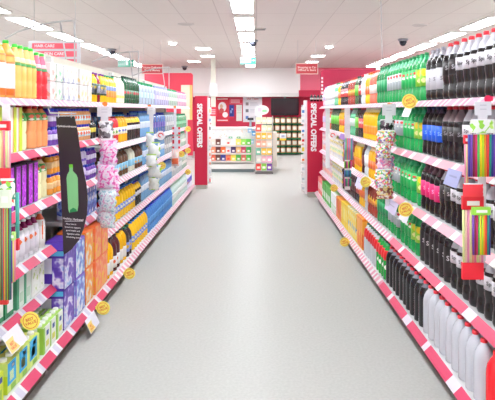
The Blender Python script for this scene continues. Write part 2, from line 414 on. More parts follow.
def make_multi(T):      # shrink-wrapped pack: rounded film over bottle shoulders
    D, W, H = T['D'], T['W'], T['H']; t = thing(T['name'], T['d'], T.get('cat', 'multipack'))
    n = 8; m = MB(); rs = []
    prof = [(.9,0),(1,.03),(1,.3),(.97,.5),(1,.7),(.96,.8),(.8,.88)]
    for s, z in prof:
        for i in range(16):
            a = 2*PI*(i+.5)/16; c, q = math.cos(a), math.sin(a); k = 1/max(abs(c), abs(q))**.7
            rs.append((c*k*s*D/2*.98, q*k*s*W/2*.98, z*H))
    f = [(j*16+i, j*16+(i+1)%16, j*16+16+(i+1)%16, j*16+16+i) for j in range(len(prof)-1) for i in range(16)]
    f += [tuple(reversed(range(16))), tuple((len(prof)-1)*16+i for i in range(16))]
    m.add(rs, f); m.build('wrapped_body', P(T['body'], .2, 'film', coat=.4), t, True)
    if 'band' in T: 
        z0, z1, col = T['band']; m = MB(); m.v = [(x*1.012, y*1.012, z) for x, y, z in rs[:32]]
        m.v = [(x/1.0, y, H*z0) for x, y, z in m.v[16:32]]+[(x, y, H*z1) for x, y, z in m.v[16:32]]
        m.f = [(i, (i+1)%16, 16+(i+1)%16, 16+i) for i in range(16)]; m.mi = [0]*16; m.build('label_band', P(col, .4), t)
    for x in (-.25, .25):
        for y in (-.25, .25):
            MB().lathe([(.02, H*.87), (.014, H*.93), (.014, H*.95), (.0155, H*.95), (.0155, H*.99), (.013, H)], 10, (x*D, y*W, 0)).build('cap', P(T['cap'], .4), t, True)
    return t
MAKE = dict(bottle=make_bottle, box=make_box, multi=make_multi)
K = (26, 19, 23); GR = (20, 158, 80)
DARKCAP = (52, 50, 66)
clearneck = (.7, (196,192,200))
TY = {}
def B(key, name, d, s, body, cap, labels=(), H=.31, R=.045, **k):
    TY[key] = dict(k='bottle', name=name, d=d, s=s, body=body, cap=cap, labels=list(labels), H=H, R=R, **k)
def X(key, name, d, s, body, D=.09, W=.08, H=.2, **k):
    TY[key] = dict(k='box', name=name, d=d, s=s, body=body, D=D, W=W, H=H, **k)
# cola side bottles
B('colaW', 'cola_bottle', 'black cola bottle, red cap, white label', 'white-label colas', K, (228,28,52), [((214,208,216), .47, .68)], neck=(.74,(190,188,198)), txt=('Sprt', .027, (60,52,58)))
B('colaD', 'cola_bottle', 'black cola bottle with red cap and dark label', 'dark-label colas', K, (215,25,48), [((36,28,32), .42, .68)], neck=(.78,(176,172,182)), txt=('Sc', .032, (168,162,168)))
B('colaN', 'cola_bottle', 'black cola bottle, red cap, brown-grey neck', 'red-cap colas', K, (215,22,48), [((34,26,30), .36, .62)], neck=(.72,(120,100,106)), txt=('Sc', .032, (150,144,150)))
B('colaS', 'cola_bottle', 'black cola bottle with silver label', 'silver-label colas', K, (150,148,160), [((200,198,206), .2, .6)], neck=(.84,(165,162,172)), txt=('S', .03, (110,105,112)))
B('colaBlue', 'cola_bottle', 'black cola bottle with blue label', 'blue-label colas', K, (30,36,84), [((20,96,232), .3, .62)], neck=(.86,(70,62,80)), txt=('Sc', .032, (150,190,245)))
B('colaPink', 'cola_bottle', 'black cola bottle with magenta label', 'magenta-label colas', K, (120,22,40), [((232,24,116), .3, .62)], neck=(.8,(96,70,80)), txt=('S', .034, (250,170,210)))
B('colaK', 'cola_bottle', 'slim all-black cola bottle', 'all-black colas', K, DARKCAP, [((34,27,30), .12, .8)], shape='fat', neck=(.82,(120,112,120)), txt=('S', .04, (210,205,210)), R=.043)
B('gSilver', 'soda_bottle', 'green bottle with silver label and red dot', 'silver-label greens', GR, (30,150,90), [((186,194,200), .3, .68)], neck=(.8,(90,190,140)), emb=[((232,60,50), .62, .06, .03), ((250,250,240), .52, .05, .03)])
B('gGreen', 'soda_bottle', 'green bottle with green label and red-white emblem', 'green-label greens', GR, (20,140,80), [((34,190,96), .3, .68)], neck=(.84,(60,180,120)), emb=[((232,60,50), .6, .05, .03), ((250,245,240), .53, .06, .036)])
B('gLemon', 'soda_bottle', 'green bottle with lime label and lemon print', 'lime-label bottles', GR, (20,140,80), [((150,216,60), .3, .66)], neck=(.84,(60,180,120)), emb=[((248,216,40), .58, .14, .04), ((240,240,160), .42, .1, .04)])
B('gPlain', 'soda_bottle', 'plain dark green bottle', 'plain green bottles', (20,140,74), (26,140,84), [((26,160,96), .32, .62)], neck=(.84,(40,150,100)))
B('gClear', 'soda_bottle', 'pale green bottle with white label', 'pale green bottles', (110,196,150), (60,170,110), [((226,236,228), .34, .62)], neck=(.8,(200,228,214)))
B('yel', 'juice_bottle', 'wide yellow bottle with clear top', 'yellow bottles', (250,196,20), (245,240,225), [((255,150,40), .18, .45)], shape='fat', neck=(.86,(250,235,190)))
B('yelO', 'soda_bottle', 'yellow and orange bottle', 'yellow-orange bottles', (252,190,30), (240,120,40), [((246,120,60), .3, .55)], neck=(.84,(250,225,170)))
B('redbr', 'soda_bottle', 'red-brown bottle with flame label', 'red-brown bottles', (170,62,44), (200,50,40), [((236,150,60), .34, .5)], neck=(.84,(210,150,130)), emb=[((250,210,60), .5, .14, .03)])
B('coral', 'soda_bottle', 'coral pink bottle with pale label', 'coral bottles', (238,120,92), (230,70,50), [((246,226,220), .3, .56)], neck=(.84,(246,200,186)))
B('kred', 'soda_bottle', 'dark bottle with red and white label', 'red-and-white labels', (46,38,42), (206,40,50), [((236,80,80), .32, .64)], emb=[((245,240,240), .5, .1, .04)], neck=(.84,(120,110,116)))
B('kgrn', 'soda_bottle', 'dark bottle with lime green label', 'dark lime-label bottles', (60,90,50), (40,44,40), [((116,214,64), .3, .68)], neck=(.84,(110,130,110)))
B('white', 'soda_bottle', 'clear bottle with white label', 'clear bottles', (216,222,226), (225,225,228), [((246,244,244), .3, .66)])
B('pinkb', 'soda_bottle', 'pale pink bottle with lavender label', 'pale pink bottles', (240,190,206), (170,150,210), [((214,200,236), .3, .6)])
B('purpk', 'cola_bottle', 'maroon bottle with dark cap', 'maroon bottles', (72,30,38), (40,32,40), [((110,44,52), .3, .6)], neck=(.82,(110,84,92)))
B('sleeveK', 'cola_bottle', 'glossy black wrapped bottle with red cap', 'wrapped black bottles', (28,25,31), (236,52,72), [], shape='fat', neck=(.86,(130,130,142)), R=.046, H=.285)
B('sleeveW', 'cola_bottle', 'silver-white wrapped bottle with red cap', 'silver wrapped bottles', (198,199,208), (236,52,66), [], shape='fat', R=.047, H=.285)
B('sleeveR', 'cola_bottle', 'bright red wrapped bottle', 'red wrapped bottles', (240,30,44), (240,40,52), [], shape='fat', R=.047, H=.285)
B('gRed', 'soda_bottle', 'green bottle with red upper half', 'red-topped greens', (30,160,60), (60,150,100), [((228,34,40), .55, .82)], shape='fat', emb=[((245,250,240), .36, .12, .03)], R=.042, H=.285)
B('sRed', 'soda_bottle', 'silver bottle with red upper half', 'red-topped silvers', (196,200,206), (90,140,110), [((228,38,46), .55, .84)], shape='fat', R=.042, H=.285)
TY['oPack'] = dict(k='box', name='drink_pack', d='orange shrink-wrapped drink pack', s='orange packs', cat='pack', body=pattern('orange_print', [(250,140,30),(246,110,20),(252,176,60)], 26, stretch=(1,1,.4)), D=.1, W=.09, H=.3)
TY['ypack'] = dict(k='box', name='drink_pack', d='yellow pack with blue splash print', s='yellow packs', cat='pack', body=pattern('yellow_print', [(248,214,60),(250,226,110),(246,234,170),(120,170,210)], 22, stops=[0,.45,.75,.93]), D=.1, W=.1, H=.29)
TY['ypack2'] = dict(k='box', name='drink_pack', d='plain bright yellow pack', s='bright yellow packs', cat='pack', body=(250,214,50), D=.1, W=.1, H=.27, front=[((252,232,130), .15, .85, .3, .8)], side=[((252,232,130), .15, .85, .3, .8)])
TY['opack2'] = dict(k='box', name='drink_pack', d='orange and red striped pack', s='orange-red packs', cat='pack', body=(246,150,50), D=.1, W=.1, H=.26, front=[((240,70,60), .2, .5, .1, .9)], side=[((240,80,60), .2, .5, .1, .9), ((250,236,220), .55, .8, .3, .6)])
TY['wgpack'] = dict(k='box', name='drink_pack', d='white pack with lime leaf print', s='white-lime packs', cat='pack', body=pattern('leaf_print', [(244,244,246),(236,238,242),(150,216,70)], 30, stops=[0,.5,.85]), D=.1, W=.1, H=.25)
TY['gpack'] = dict(k='box', name='drink_pack', d='green pack with orange corner print', s='green packs', cat='pack', body=(80,180,70), D=.1, W=.1, H=.26, front=[((245,245,240), .2, .8, .2, .55)], side=[((240,130,70), .05, .4, .6, .95), ((240,240,235), .3, .85, .2, .5)])
TY['rpack'] = dict(k='box', name='drink_pack', d='pink-red soft drink pack', s='pink-red packs', cat='pack', body=(240,110,110), D=.1, W=.1, H=.27, side=[((250,225,225), .2, .8, .3, .7)], front=[((250,225,225), .2, .8, .3, .7)])
TY['mixW'] = dict(k='box', name='drink_pack', d='white pack with dark and yellow print', s='white-dark packs', cat='pack', body=pattern('mixed_print', [(238,238,240),(60,60,66),(190,190,196),(246,220,70),(130,200,80)], 24, stops=[0,.4,.58,.78,.9]), D=.09, W=.09, H=.29)
TY['mixR'] = dict(k='box', name='drink_pack', d='white and coral flavoured water pack', s='white-coral packs', cat='pack', body=pattern('coral_print', [(242,236,238),(240,110,90),(250,170,140),(200,150,180)], 24, stops=[0,.4,.62,.85]), D=.09, W=.09, H=.29)
# juice side
wl = bands('orange_white_label', 2, [(0,(250,130,50)),(.045,(226,220,218)),(.175,(250,120,50))])
B('ojBig', 'juice_bottle', 'large orange juice bottle, white and orange label', 'white-label juices', (250,176,90), (60,210,60), [(wl, .04, .74)], H=.3, R=.046, shape='fat', upper=(.76,(246,170,80)))
B('peach', 'juice_bottle', 'peach juice bottle with green cap', 'peach juices', (242,186,100), (70,214,70), [((80,160,80), .6, .66), ((250,230,180), .67, .76)], H=.29, R=.034, shape='juice', upper=(.68,(250,200,130)), emb=[])
B('redj', 'juice_bottle', 'red juice bottle with green cap', 'red juices', (226,44,56), (70,214,70), [((70,150,90), .6, .66), ((250,200,214), .67, .75)], H=.275, R=.034, shape='juice', upper=(.68,(244,120,150)))
def pk(key, d, s, cols, H, W=.09, D=.08, sc=34, stops=None, **k):
    TY[key] = dict(k='box', name=k.pop('name', 'juice_carton'), d=d, s=s, body=pattern(key+'_print', cols, sc, stops=stops) if len(cols) > 1 else cols[0], D=D, W=W, H=H, **k)
pk('redpk', 'white carton with coral fruit print', 'coral cartons', [(234,222,222),(238,168,156),(240,210,206)], .115, stops=[0,.6,.8])
pk('grnpk', 'white carton with pale green print', 'pale green cartons', [(228,232,226),(140,200,160),(212,226,216)], .115, stops=[0,.6,.8])
pk('whtpk', 'white carton with small mixed print', 'white cartons', [(228,226,230),(216,214,222),(170,176,206),(240,196,176)], .115, stops=[0,.5,.88,.94])
pk('ylwpk', 'white carton with yellow fruit print', 'yellow-print cartons', [(230,227,224),(240,212,150),(222,206,198)], .115, stops=[0,.6,.8])
B('yelP', 'smoothie_bottle', 'yellow juice bottle with purple cap', 'purple-cap juices', (252,206,30), (130,40,160), [((60,90,70), .24, .62), ((206,206,232), .3, .55)], H=.235, R=.036, shape='slim', emb=[((246,214,80), .5, .08, .02)])
B('redP', 'smoothie_bottle', 'dark red juice bottle with purple cap', 'dark red juices', (150,30,50), (130,40,160), [((60,90,70), .24, .62), ((206,206,232), .3, .55)], H=.235, R=.036, shape='slim')
B('yelG', 'smoothie_bottle', 'yellow juice bottle with green cap', 'green-cap yellow juices', (252,206,50), (40,170,110), [((250,150,70), .2, .42), ((150,170,226), .44, .6)], H=.235, R=.04, shape='slim')
B('wsm', 'smoothie_bottle', 'cream juice bottle with yellow edge', 'cream bottles', (246,244,216), (246,244,230), [((250,236,120), .2, .3)], H=.24, R=.045, shape='fat')
B('gdark', 'water_bottle', 'dark green bottle with red-white label', 'dark green bottles', (26,84,54), (30,60,50), [((60,110,76), .2, .5)], H=.27, R=.045, emb=[((220,60,80), .4, .1, .03)])
def MU(key, d, s, body, cap, band, H=.25, D=.17, W=.17, cat='multipack'):
    TY[key] = dict(k='multi', name='water_multipack', d=d, s=s, cat=cat, body=body, cap=cap, band=band, D=D, W=W, H=H)
MU('wat1', 'clear water multipack with green caps', 'green-cap water packs', (184,204,226), (60,180,120), (.3,.55,(190,220,226)))
MU('wat2', 'lavender-tinted water multipack', 'lavender water packs', (188,192,230), (190,196,236), (.3,.5,(214,206,232)))
MU('wat3', 'pale green water multipack', 'pale green water packs', (182,212,196), (70,170,120), (.3,.5,(216,222,216)))
MU('wat4', 'pink and white water multipack', 'pink water packs', (224,184,206), (220,120,160), (.3,.5,(222,216,226)))
MU('wblue', 'deep blue water multipack', 'deep blue water packs', (74,116,178), (30,70,190), (.3,.55,(96,90,170)), H=.27)
MU('wgrey', 'silver-grey water multipack', 'silver water packs', (170,184,190), (180,190,196), (.3,.5,(200,206,206)), H=.27)
MU('wgrn', 'green water multipack', 'green water packs', (90,176,130), (60,150,100), (.3,.5,(130,200,160)), H=.24)
B('wbot', 'water_bottle', 'light blue water bottle, white label', 'light blue waters', (118,168,214), (30,90,210), [((214,226,242), .35, .6)], H=.29, R=.04, shape='round')
B('wdeep', 'water_bottle', 'vivid blue water bottle', 'vivid blue waters', (64,132,206), (24,60,200), [((90,160,226), .3, .6)], H=.27, R=.043, shape='round')
B('wpale', 'water_bottle', 'pale green-white water bottle', 'pale waters', (196,220,214), (180,210,190), [((236,240,238), .3, .6)], H=.27, R=.04, shape='round')
B('wgr', 'water_bottle', 'grey-white water bottle', 'grey waters', (186,192,196), (120,130,126), [((220,222,222), .3, .6)], H=.27, R=.04, shape='round')
X('ygcart', 'juice_carton', 'tall lime and white carton', 'lime-white cartons', (240,238,226), D=.075, W=.075, H=.235, front=[((206,226,60), .55, 1, 0, 1), ((226,150,110), .44, .52, 0, 1)], side=[((210,230,70), 0, .45, 0, 1)], cap=(226,220,214))
B('paleJ', 'juice_bottle', 'pale lemonade bottle with red cap', 'pale lemonades', (236,226,178), (206,30,44), [((80,170,80), .66, .84)], H=.243, R=.043, shape='round', emb=[((246,120,90), .76, .08, .03), ((250,240,230), .69, .05, .03)])
B('orgJ', 'juice_bottle', 'orange lemonade bottle with red cap', 'orange lemonades', (246,156,100), (206,30,44), [((80,170,80), .66, .84)], H=.243, R=.043, shape='round', emb=[((246,120,90), .76, .08, .03), ((250,240,230), .69, .05, .03)])
B('purS', 'yogurt_drink', 'purple drink bottle with blue cap', 'purple blue-cap drinks', (120,70,180), (30,50,190), [((220,210,240), .3, .6)], H=.115, R=.028, shape='slim', capr=.017, ch=.84)
B('orgS', 'yogurt_drink', 'peach drink bottle with blue cap', 'peach blue-cap drinks', (246,176,120), (30,50,200), [((200,226,232), .25, .6)], H=.115, R=.028, shape='slim', emb=[((240,110,60), .45, .2, .02)], capr=.017, ch=.84)
B('whS', 'yogurt_drink', 'white and lilac drink bottle, blue cap', 'lilac blue-cap drinks', (214,206,236), (36,50,180), [((120,90,190), .25, .4)], H=.12, R=.028, shape='slim', capr=.017, ch=.84)
B('blkS', 'iced_coffee_bottle', 'small black bottle with yellow label', 'small black bottles', (46,40,42), (36,34,40), [((226,206,70), .35, .6)], H=.14, R=.03, shape='slim')
B('ora2', 'juice_bottle', 'small orange bottle with blue cap', 'small orange bottles', (244,160,60), (30,50,180), [((250,210,150), .3, .6)], H=.125, R=.03, shape='round', capr=.017, ch=.84)
X('purC', 'juice_carton', 'slim black carton with violet print', 'violet-black cartons', (44,28,52), D=.07, W=.075, H=.235, front=[(pattern('violet_print', [(196,50,226),(170,30,200),(216,110,240)], 60), .3, .95, .02, .96)], side=[(pattern('violet_side', [(190,50,220),(160,30,190)], 60), .4, .95, .02, .96)])
B('whP', 'yogurt_bottle', 'white bottle with plum top and orange hexagon', 'plum-top bottles', (240,236,244), (236,232,240), [((222,216,226), .12, .6), ], H=.215, R=.032, shape='slim', upper=(.78,(140,34,90)), emb=[((240,120,70), .5, .12, .022)])
B('whO', 'yogurt_bottle', 'white bottle with orange-red top', 'orange-top bottles', (242,236,234), (240,236,238), [((244,240,240), .12, .6)], H=.215, R=.032, shape='slim', upper=(.78,(226,90,50)), emb=[((240,110,60), .5, .5, .008)])
X('blW', 'juice_carton', 'blue and lilac carton', 'blue-lilac cartons', pattern('lilac_leaf', [(120,150,226),(226,226,246),(60,80,190)], 40), D=.08, W=.08, H=.2)
X('grC', 'milk_carton', 'dark green carton with white panel', 'dark green cartons', (24,130,84), D=.08, W=.1, H=.2, front=[((235,238,236), .25, .9, .15, .85)], side=[((226,236,230), .3, .8, .1, .8)])
X('gwC', 'milk_carton', 'white carton with green stripe', 'green-stripe cartons', (222,234,226), D=.08, W=.09, H=.2, front=[((70,160,120), 0, .3, 0, 1), ((190,216,196), .45, .85, .15, .4)], side=[((90,170,130), .7, 1, 0, 1)])
X('wpC', 'milk_carton', 'white carton with leaf print', 'leaf-print cartons', (240,242,238), D=.08, W=.09, H=.205, front=[(pattern('leafy', [(240,242,236),(196,214,140),(232,236,224)], 50, stops=[0,.6,.8]), .15, .9, .1, .7), ((120,130,170), .3, .7, .78, .88)])
X('woC', 'milk_carton', 'white carton with orange base print', 'orange-base cartons', (243,240,240), D=.08, W=.08, H=.21, front=[((244,190,90), .25, .6, .1, .35), ((216,214,222), .2, .8, .7, .8)])
X('cyC', 'juice_carton', 'lime juice carton with cyan panel, white cap', 'cyan-panel cartons', (206,228,120), D=.085, W=.125, H=.145, ncap=2, capr=.017, cap=(240,240,232), top=(222,232,120), front=[((30,170,226), .0, .72, .28, 1), ((236,240,140), .16, .52, .38, .7), ((40,70,160), .3, .6, .76, .92), ((238,200,60), .36, .54, .8, .88), ((140,190,70), .3, .7, .05, .22)], side=[((190,214,40), 0, 1, 0, .6)])
X('lmC', 'juice_carton', 'lime green juice carton with navy badge', 'lime cartons', (206,222,50), D=.085, W=.125, H=.145, ncap=2, capr=.017, cap=(240,240,232), top=(222,232,120), front=[((40,70,150), .1, .4, .66, .84), ((240,210,60), .16, .34, .71, .79), ((40,70,150), .6, .9, .66, .84), ((150,190,60), .15, .85, .1, .45)], side=[((196,216,50), 0, 1, 0, 1)])
X('gwcB', 'juice_carton', 'green and white juice carton, white cap', 'green-white cartons', (236,240,230), D=.085, W=.1, H=.145, ncap=2, capr=.016, cap=(240,242,236), top=(170,214,90), front=[((150,200,80), .0, .22, 0, 1), ((50,80,150), .45, .75, .62, .8), ((214,216,90), .4, .8, .2, .42)], side=[((160,206,80), .6, 1, 0, 1)])
fl = pattern('purple_flower', [(92,58,176),(120,90,200),(236,232,250),(150,180,236)], 16, 'noise', stops=[.38,.47,.56,.68])
X('purB', 'tissue_box', 'purple box with white flower print', 'purple boxes', (82,44,168), D=.2, W=.2, H=.245, cat='box', front=[(fl, .03, .97, .03, .97)], side=[((96,190,236), .02, .98, .86, .98), ((226,222,240), .3, .62, .42, .8), (fl, .64, .98, .05, .8)], top=(86,48,176))
fl2 = pattern('blue_flower', [(110,110,206),(150,190,240),(240,240,252)], 18, 'noise', stops=[.4,.5,.6])
X('purB2', 'tissue_box', 'lilac box with pale blue flower print', 'lilac boxes', (130,96,200), D=.2, W=.19, H=.245, cat='box', front=[(fl2, .03, .97, .03, .97)], side=[(fl2, .03, .97, .03, .97)], top=(100,60,186))
fo = pattern('orange_flower', [(250,140,60),(252,190,80),(240,230,220)], 18, 'noise', stops=[.4,.52,.62])
X('orgB', 'tissue_box', 'orange box with pale print', 'orange boxes', (250,132,50), D=.2, W=.17, H=.25, cat='box', front=[(fo, .03, .97, .03, .97)], side=[(fo, .03, .97, .03, .97)], top=(238,112,30))
fo2 = pattern('coral_box', [(252,126,74),(255,160,120),(250,190,60)], 18, 'noise', stops=[.4,.52,.62])
X('orgB2', 'tissue_box', 'coral orange box', 'coral boxes', (252,126,66), D=.2, W=.17, H=.25, cat='box', front=[(fo2, .03, .97, .03, .97)], side=[(fo2, .03, .97, .03, .97)], top=(240,110,50))
B('sqY', 'squash_bottle', 'yellow squash bottle with pale label', 'yellow squashes', (250,186,16), (60,50,60), [((238,232,228), .12, .45)], H=.285, R=.055, shape='fat', capr=.02)
B('sqM', 'squash_bottle', 'maroon squash bottle', 'maroon squashes', (84,30,38), (60,40,50), [((240,236,238), .12, .45)], H=.285, R=.055, shape='fat', capr=.02, emb=[((240,110,60), .3, .1, .03)])
B('sqK', 'squash_bottle', 'dark purple squash bottle with green cap', 'dark squashes', (56,38,46), (20,110,80), [((130,150,220), .18, .5)], H=.27, R=.05, shape='fat', capr=.02, emb=[((246,190,40), .36, .12, .04)])
B('sqB', 'squash_bottle', 'yellow squash bottle with blue cap', 'blue-cap squashes', (250,196,20), (28,120,206), [((120,150,220), .28, .5)], H=.27, R=.05, shape='fat', capr=.02, emb=[((250,240,200), .38, .1, .04)])
B('sqR', 'squash_bottle', 'red squash bottle with blue cap', 'red squashes', (214,50,56), (50,150,220), [((236,226,210), .3, .55)], H=.26, R=.048, shape='fat', capr=.019, emb=[((120,180,90), .4, .1, .04)])
B('sqO', 'squash_bottle', 'orange squash bottle with light blue cap', 'orange squashes', (250,180,30), (60,160,226), [((236,236,216), .3, .55)], H=.26, R=.048, shape='fat', capr=.019, emb=[((90,110,200), .42, .08, .04)])
B('sqKY', 'squash_bottle', 'black and yellow squash bottle, blue cap', 'black-yellow squashes', (40,36,38), (40,70,200), [((226,226,230), .42, .6)], H=.25, R=.048, shape='fat', capr=.019, upper=(.7,(246,200,40)))
B('brn', 'squash_bottle', 'brown bottle with blue-green label', 'brown bottles', (98,66,48), (50,40,40), [((130,190,220), .22, .5)], H=.24, R=.055, shape='fat', capr=.02, emb=[((250,180,80), .3, .1, .03)])
B('crm', 'squash_bottle', 'cream bottle with blue-green label', 'cream squashes', (226,224,206), (60,50,50), [((130,190,220), .22, .5)], H=.24, R=.055, shape='fat', capr=.02)
B('detB', 'detergent_bottle', 'white and violet bottle by the red pillar', 'white-violet bottles', (226,224,240), (90,80,190), [((96,90,200), .3, .65)], H=.26, R=.05, shape='fat', emb=[((250,170,60), .36, .14, .03)])
PROTO = {}
def get(key):
    """first call gives the original itself, later calls copies of it"""
    if key not in PROTO:
        PROTO[key] = MAKE[TY[key]['k']](TY[key]); return PROTO[key]
    return dup(PROTO[key])
COUNT = {}
def row(side, z, lip, segs, shelf, double_to=7.0, stack=None, limit=(2.02, 99), gap=.005):
    """segs [(px0, px1, type, opts)] in the order away from the camera"""
    sd = 'juice side' if side < 0 else 'cola side'; y = limit[0]; runs = []
    for si, sg in enumerate(segs):
        x0, x1, key = sg[:3]; o = sg[3] if len(sg) > 3 else {}
        T = TY[key]; wid = (2*T['R'] if T['k'] == 'bottle' else T['W'])+gap; dep = 2*T['R'] if T['k'] == 'bottle' else T['D']
        Wc = lip+.05+o.get('in', 0)
        u0, u1 = (CX-x0, CX-x1) if side < 0 else (x0-CX, x1-CX)
        ya = F*Wc/max(u0, 1); yb = F*Wc/max(u1, 1)
        y = max(y, ya, limit[0]); yb = min(yb, limit[1])
        n = int((yb-y)/wid+.35)
        if n <= 0: continue
        if y+n*wid > limit[1]: n -= 1
        if n <= 0: continue
        runs.append([key, y, n, wid, dep, o]); y += n*wid
    keys = [r[0] for r in runs]
    for ri, (key, ys, n, wid, dep, o) in enumerate(runs):
        T = TY[key]; pv = TY[keys[ri-1]]['s'] if ri else None; nx = TY[keys[ri+1]]['s'] if ri+1 < len(keys) else None
        rep = keys.count(key) > 1
        for i in range(n):
            yy = ys+wid*(i+.5)
            rows_ = o.get('rows', 2 if yy < double_to else 1)
            for rr in range(rows_):
                for lv in range(o.get('stack', 1)):
                    ob = get(key); k2 = T['k']
                    jx, jy = random.uniform(0, .006), random.uniform(-.0005, .0005)
                    ob.location = (side*(lip+.048+o.get('in', 0)+dep/2+jx+rr*(dep+.008)), yy+jy, z+.019+lv*(T['H']+T.get('lift', 0)+(.017 if 'cap' in T and k2 == 'box' else .0015)))
                    ob.scale = (1, 1, o.get('sc', 1))
                    rz = (0 if side < 0 else -PI/2) if k2 == 'bottle' else (0 if side < 0 else PI)
                    ob.rotation_euler = (0, 0, rz + (random.uniform(-.15, .15) if k2 == 'bottle' else random.uniform(-.01, .01)))
                    parts = [T['d']]
                    if rr: parts.append('back row')
                    if o.get('stack', 1) > 1: parts.append(['bottom of stack', 'on top of stack', 'third up'][lv] if o['stack'] < 4 else 'layer %d' % lv)
                    parts.append(shelf); parts.append(sd)
                    if rep: parts.append('by '+(pv or nx or 'end'))
                    elif i == 0 and pv: parts.append('touching '+pv)
                    elif i == n-1 and nx and n > 1: parts.append('touching '+nx)
                    lb = ', '.join(parts)
                    if len(lb.split()) > 16 and rep: lb = lb.replace('back row', 'behind').replace(' side, by', ', by')
                    if len(lb.split()) > 16: lb = ', '.join([p for p in parts if not p.startswith('touching')])
                    if len(lb.split()) > 16: lb = lb.replace('on top of stack', 'upper').replace('bottom of stack', 'lower')
                    ob['label'] = lb; ob['group'] = '%s, %s, %s' % (T['s'], shelf, sd)
                    COUNT[key] = COUNT.get(key, 0)+1
S = lambda a, b, k, **o: (a, b, k, o)
# cola side, listed from the near end
row(1, RZ['t'], RU, [S(540,451,'colaW',sc=1.06), S(451,438.5,'colaD',sc=1.06), S(438.5,422,'colaS',sc=1.04), S(422,414.5,'gLemon',sc=1.04), S(414.5,401,'gGreen',sc=1.04), S(401,385,'gSilver',sc=1.04), S(385,375,'gPlain',sc=1.04), S(375,368,'coral'),
     S(368,364,'yelO'), S(364,361,'white'), S(361,357.5,'kred'), S(357.5,354,'kgrn'), S(354,347,'redbr'), S(347,340,'kred'), S(340,338,'yelO'), S(338,334,'gClear'), S(334,325,'white'), S(325,318,'pinkb')], 'top shelf', limit=(2.03, 9.3))
row(1, RZ['s2'], RU, [S(540,457,'colaW'), S(457,438.5,'colaN'), S(438.5,420,'colaBlue'), S(420,413,'gLemon'), S(413,400,'gGreen'), S(400,391,'gSilver'), S(391,376,'gPlain'), S(376,362.5,'yel'),
     S(362.5,357.5,'kred'), S(357.5,354,'kgrn'), S(354,350,'gClear'), S(350,343,'kred'), S(343,338,'yelO'), S(338,330,'kgrn'), S(330,326,'coral'), S(326,318,'pinkb')], 'second shelf', limit=(2.03, 9.3))
row(1, RZ['s3'], RU, [S(540,449,'colaW'), S(449,437,'colaD'), S(437,419.5,'colaPink'), S(419.5,412.5,'gLemon'), S(412.5,399,'gGreen'), S(399,388,'gSilver'), S(388,379,'gPlain'), S(379,373.5,'redbr'), S(373.5,367,'yelO'),
     S(367,362.5,'white'), S(362.5,360,'purpk'), S(360,353,'yel'), S(353,343,'redbr'), S(343,330,'mixW'), S(330,318,'mixR')], 'third shelf', limit=(2.03, 9.3))
row(1, RZ['s4'], RU, [S(540,446,'colaW'), S(446,417,'colaK'), S(417,410.5,'gLemon'), S(410.5,398,'gGreen'), S(398,386,'gSilver'), S(386,375,'gPlain'), S(375,366,'redbr'), S(366,363.5,'white'), S(363.5,358.5,'yelO'),
     S(358.5,355,'kred'), S(355,342,'purpk'), S(342,332,'mixW'), S(332,318,'mixR')], 'fourth shelf', limit=(2.03, 9.3))
row(1, RZ['b'], RB, [S(560,478,'sleeveR'), S(478,419,'sleeveW'), S(421,385,'sleeveK'), S(385,375,'gRed'), S(375,362,'sRed'), S(362,356,'oPack'), S(356,347,'ypack'), S(347,341,'ypack2'), S(341,336,'opack2'),
     S(336,330,'wgpack'), S(330,322,'gpack'), S(322,313,'rpack')], 'lowest shelf', limit=(2.03, 9.3))
# juice side
row(-1, LZ['t'], LU, [S(-40,18,'ojBig'), S(18,40,'peach'), S(40,50,'redj'), S(50,57,'redpk', stack=2), S(57,64,'grnpk', stack=2), S(64,80,'whtpk', stack=2), S(80,93,'ylwpk', stack=2),
     S(93,99,'yelP'), S(99,103,'redP'), S(103,107.5,'yelP'), S(107.5,118,'yelG'), S(118,126,'wsm'), S(126,141,'gdark'), S(141,157,'wat1'), S(157,170,'wat2'), S(170,179,'wat3'), S(179,192,'wat4')], 'top shelf', limit=(2.03, 10.25))
row(-1, LZ['n2'], LU, [S(-40,21,'ygcart'), S(21,33,'paleJ'), S(33,50,'orgJ'), S(50,60,'purS', stack=2), S(60,92,'orgS', stack=2), S(92,104,'blkS')], 'second shelf', limit=(2.03, 4.5))
row(-1, LZ['n3'], LU, [S(-40,0,'orgJ'), S(0,38,'purC'), S(38,51,'paleJ'), S(51,62,'ora2', stack=2), S(62,88,'whS', stack=2), S(88,104,'purS', stack=2)], 'third shelf', limit=(2.03, 4.5))
row(-1, LZ['n4'], LU, [S(-40,43,'whP'), S(43,57,'whO'), S(57,66,'blW')], 'fourth shelf', limit=(2.03, 3.4))
row(-1, LZ['g4'], LU, [S(80,104,'blW')], 'short shelf', limit=(3.97, 4.5))
row(-1, LZ['n5'], LU, [S(-40,17,'grC'), S(17,32,'gwC'), S(32,47,'wpC'), S(47,62,'woC')], 'fifth shelf', limit=(2.03, 3.4))
row(-1, LZ['f2'], LU, [S(108,121,'sqR',rows=1), S(121,128,'sqO',rows=1), S(128,141,'sqKY',rows=1), S(141,152,'wbot'), S(152,167,'wblue'), S(167,176,'wgrey'), S(176,192,'wgrn')], 'second shelf', limit=(4.57, 10.25))
row(-1, LZ['f3'], LU, [S(108,131,'brn'), S(131,137,'crm'), S(137,144,'brn'), S(144,165,'wbot',sc=.93), S(165,178,'wgrey'), S(178,192,'wat3')], 'third shelf', limit=(4.57, 10.25))
row(-1, LZ['f4'], LU, [S(104,113,'sqR',rows=1), S(113,136,'sqB',rows=1), S(136,142,'sqKY',rows=1), S(142,172,'wbot'), S(172,182,'wgr'), S(182,192,'wat3')], 'fourth shelf', limit=(4.57, 10.25))
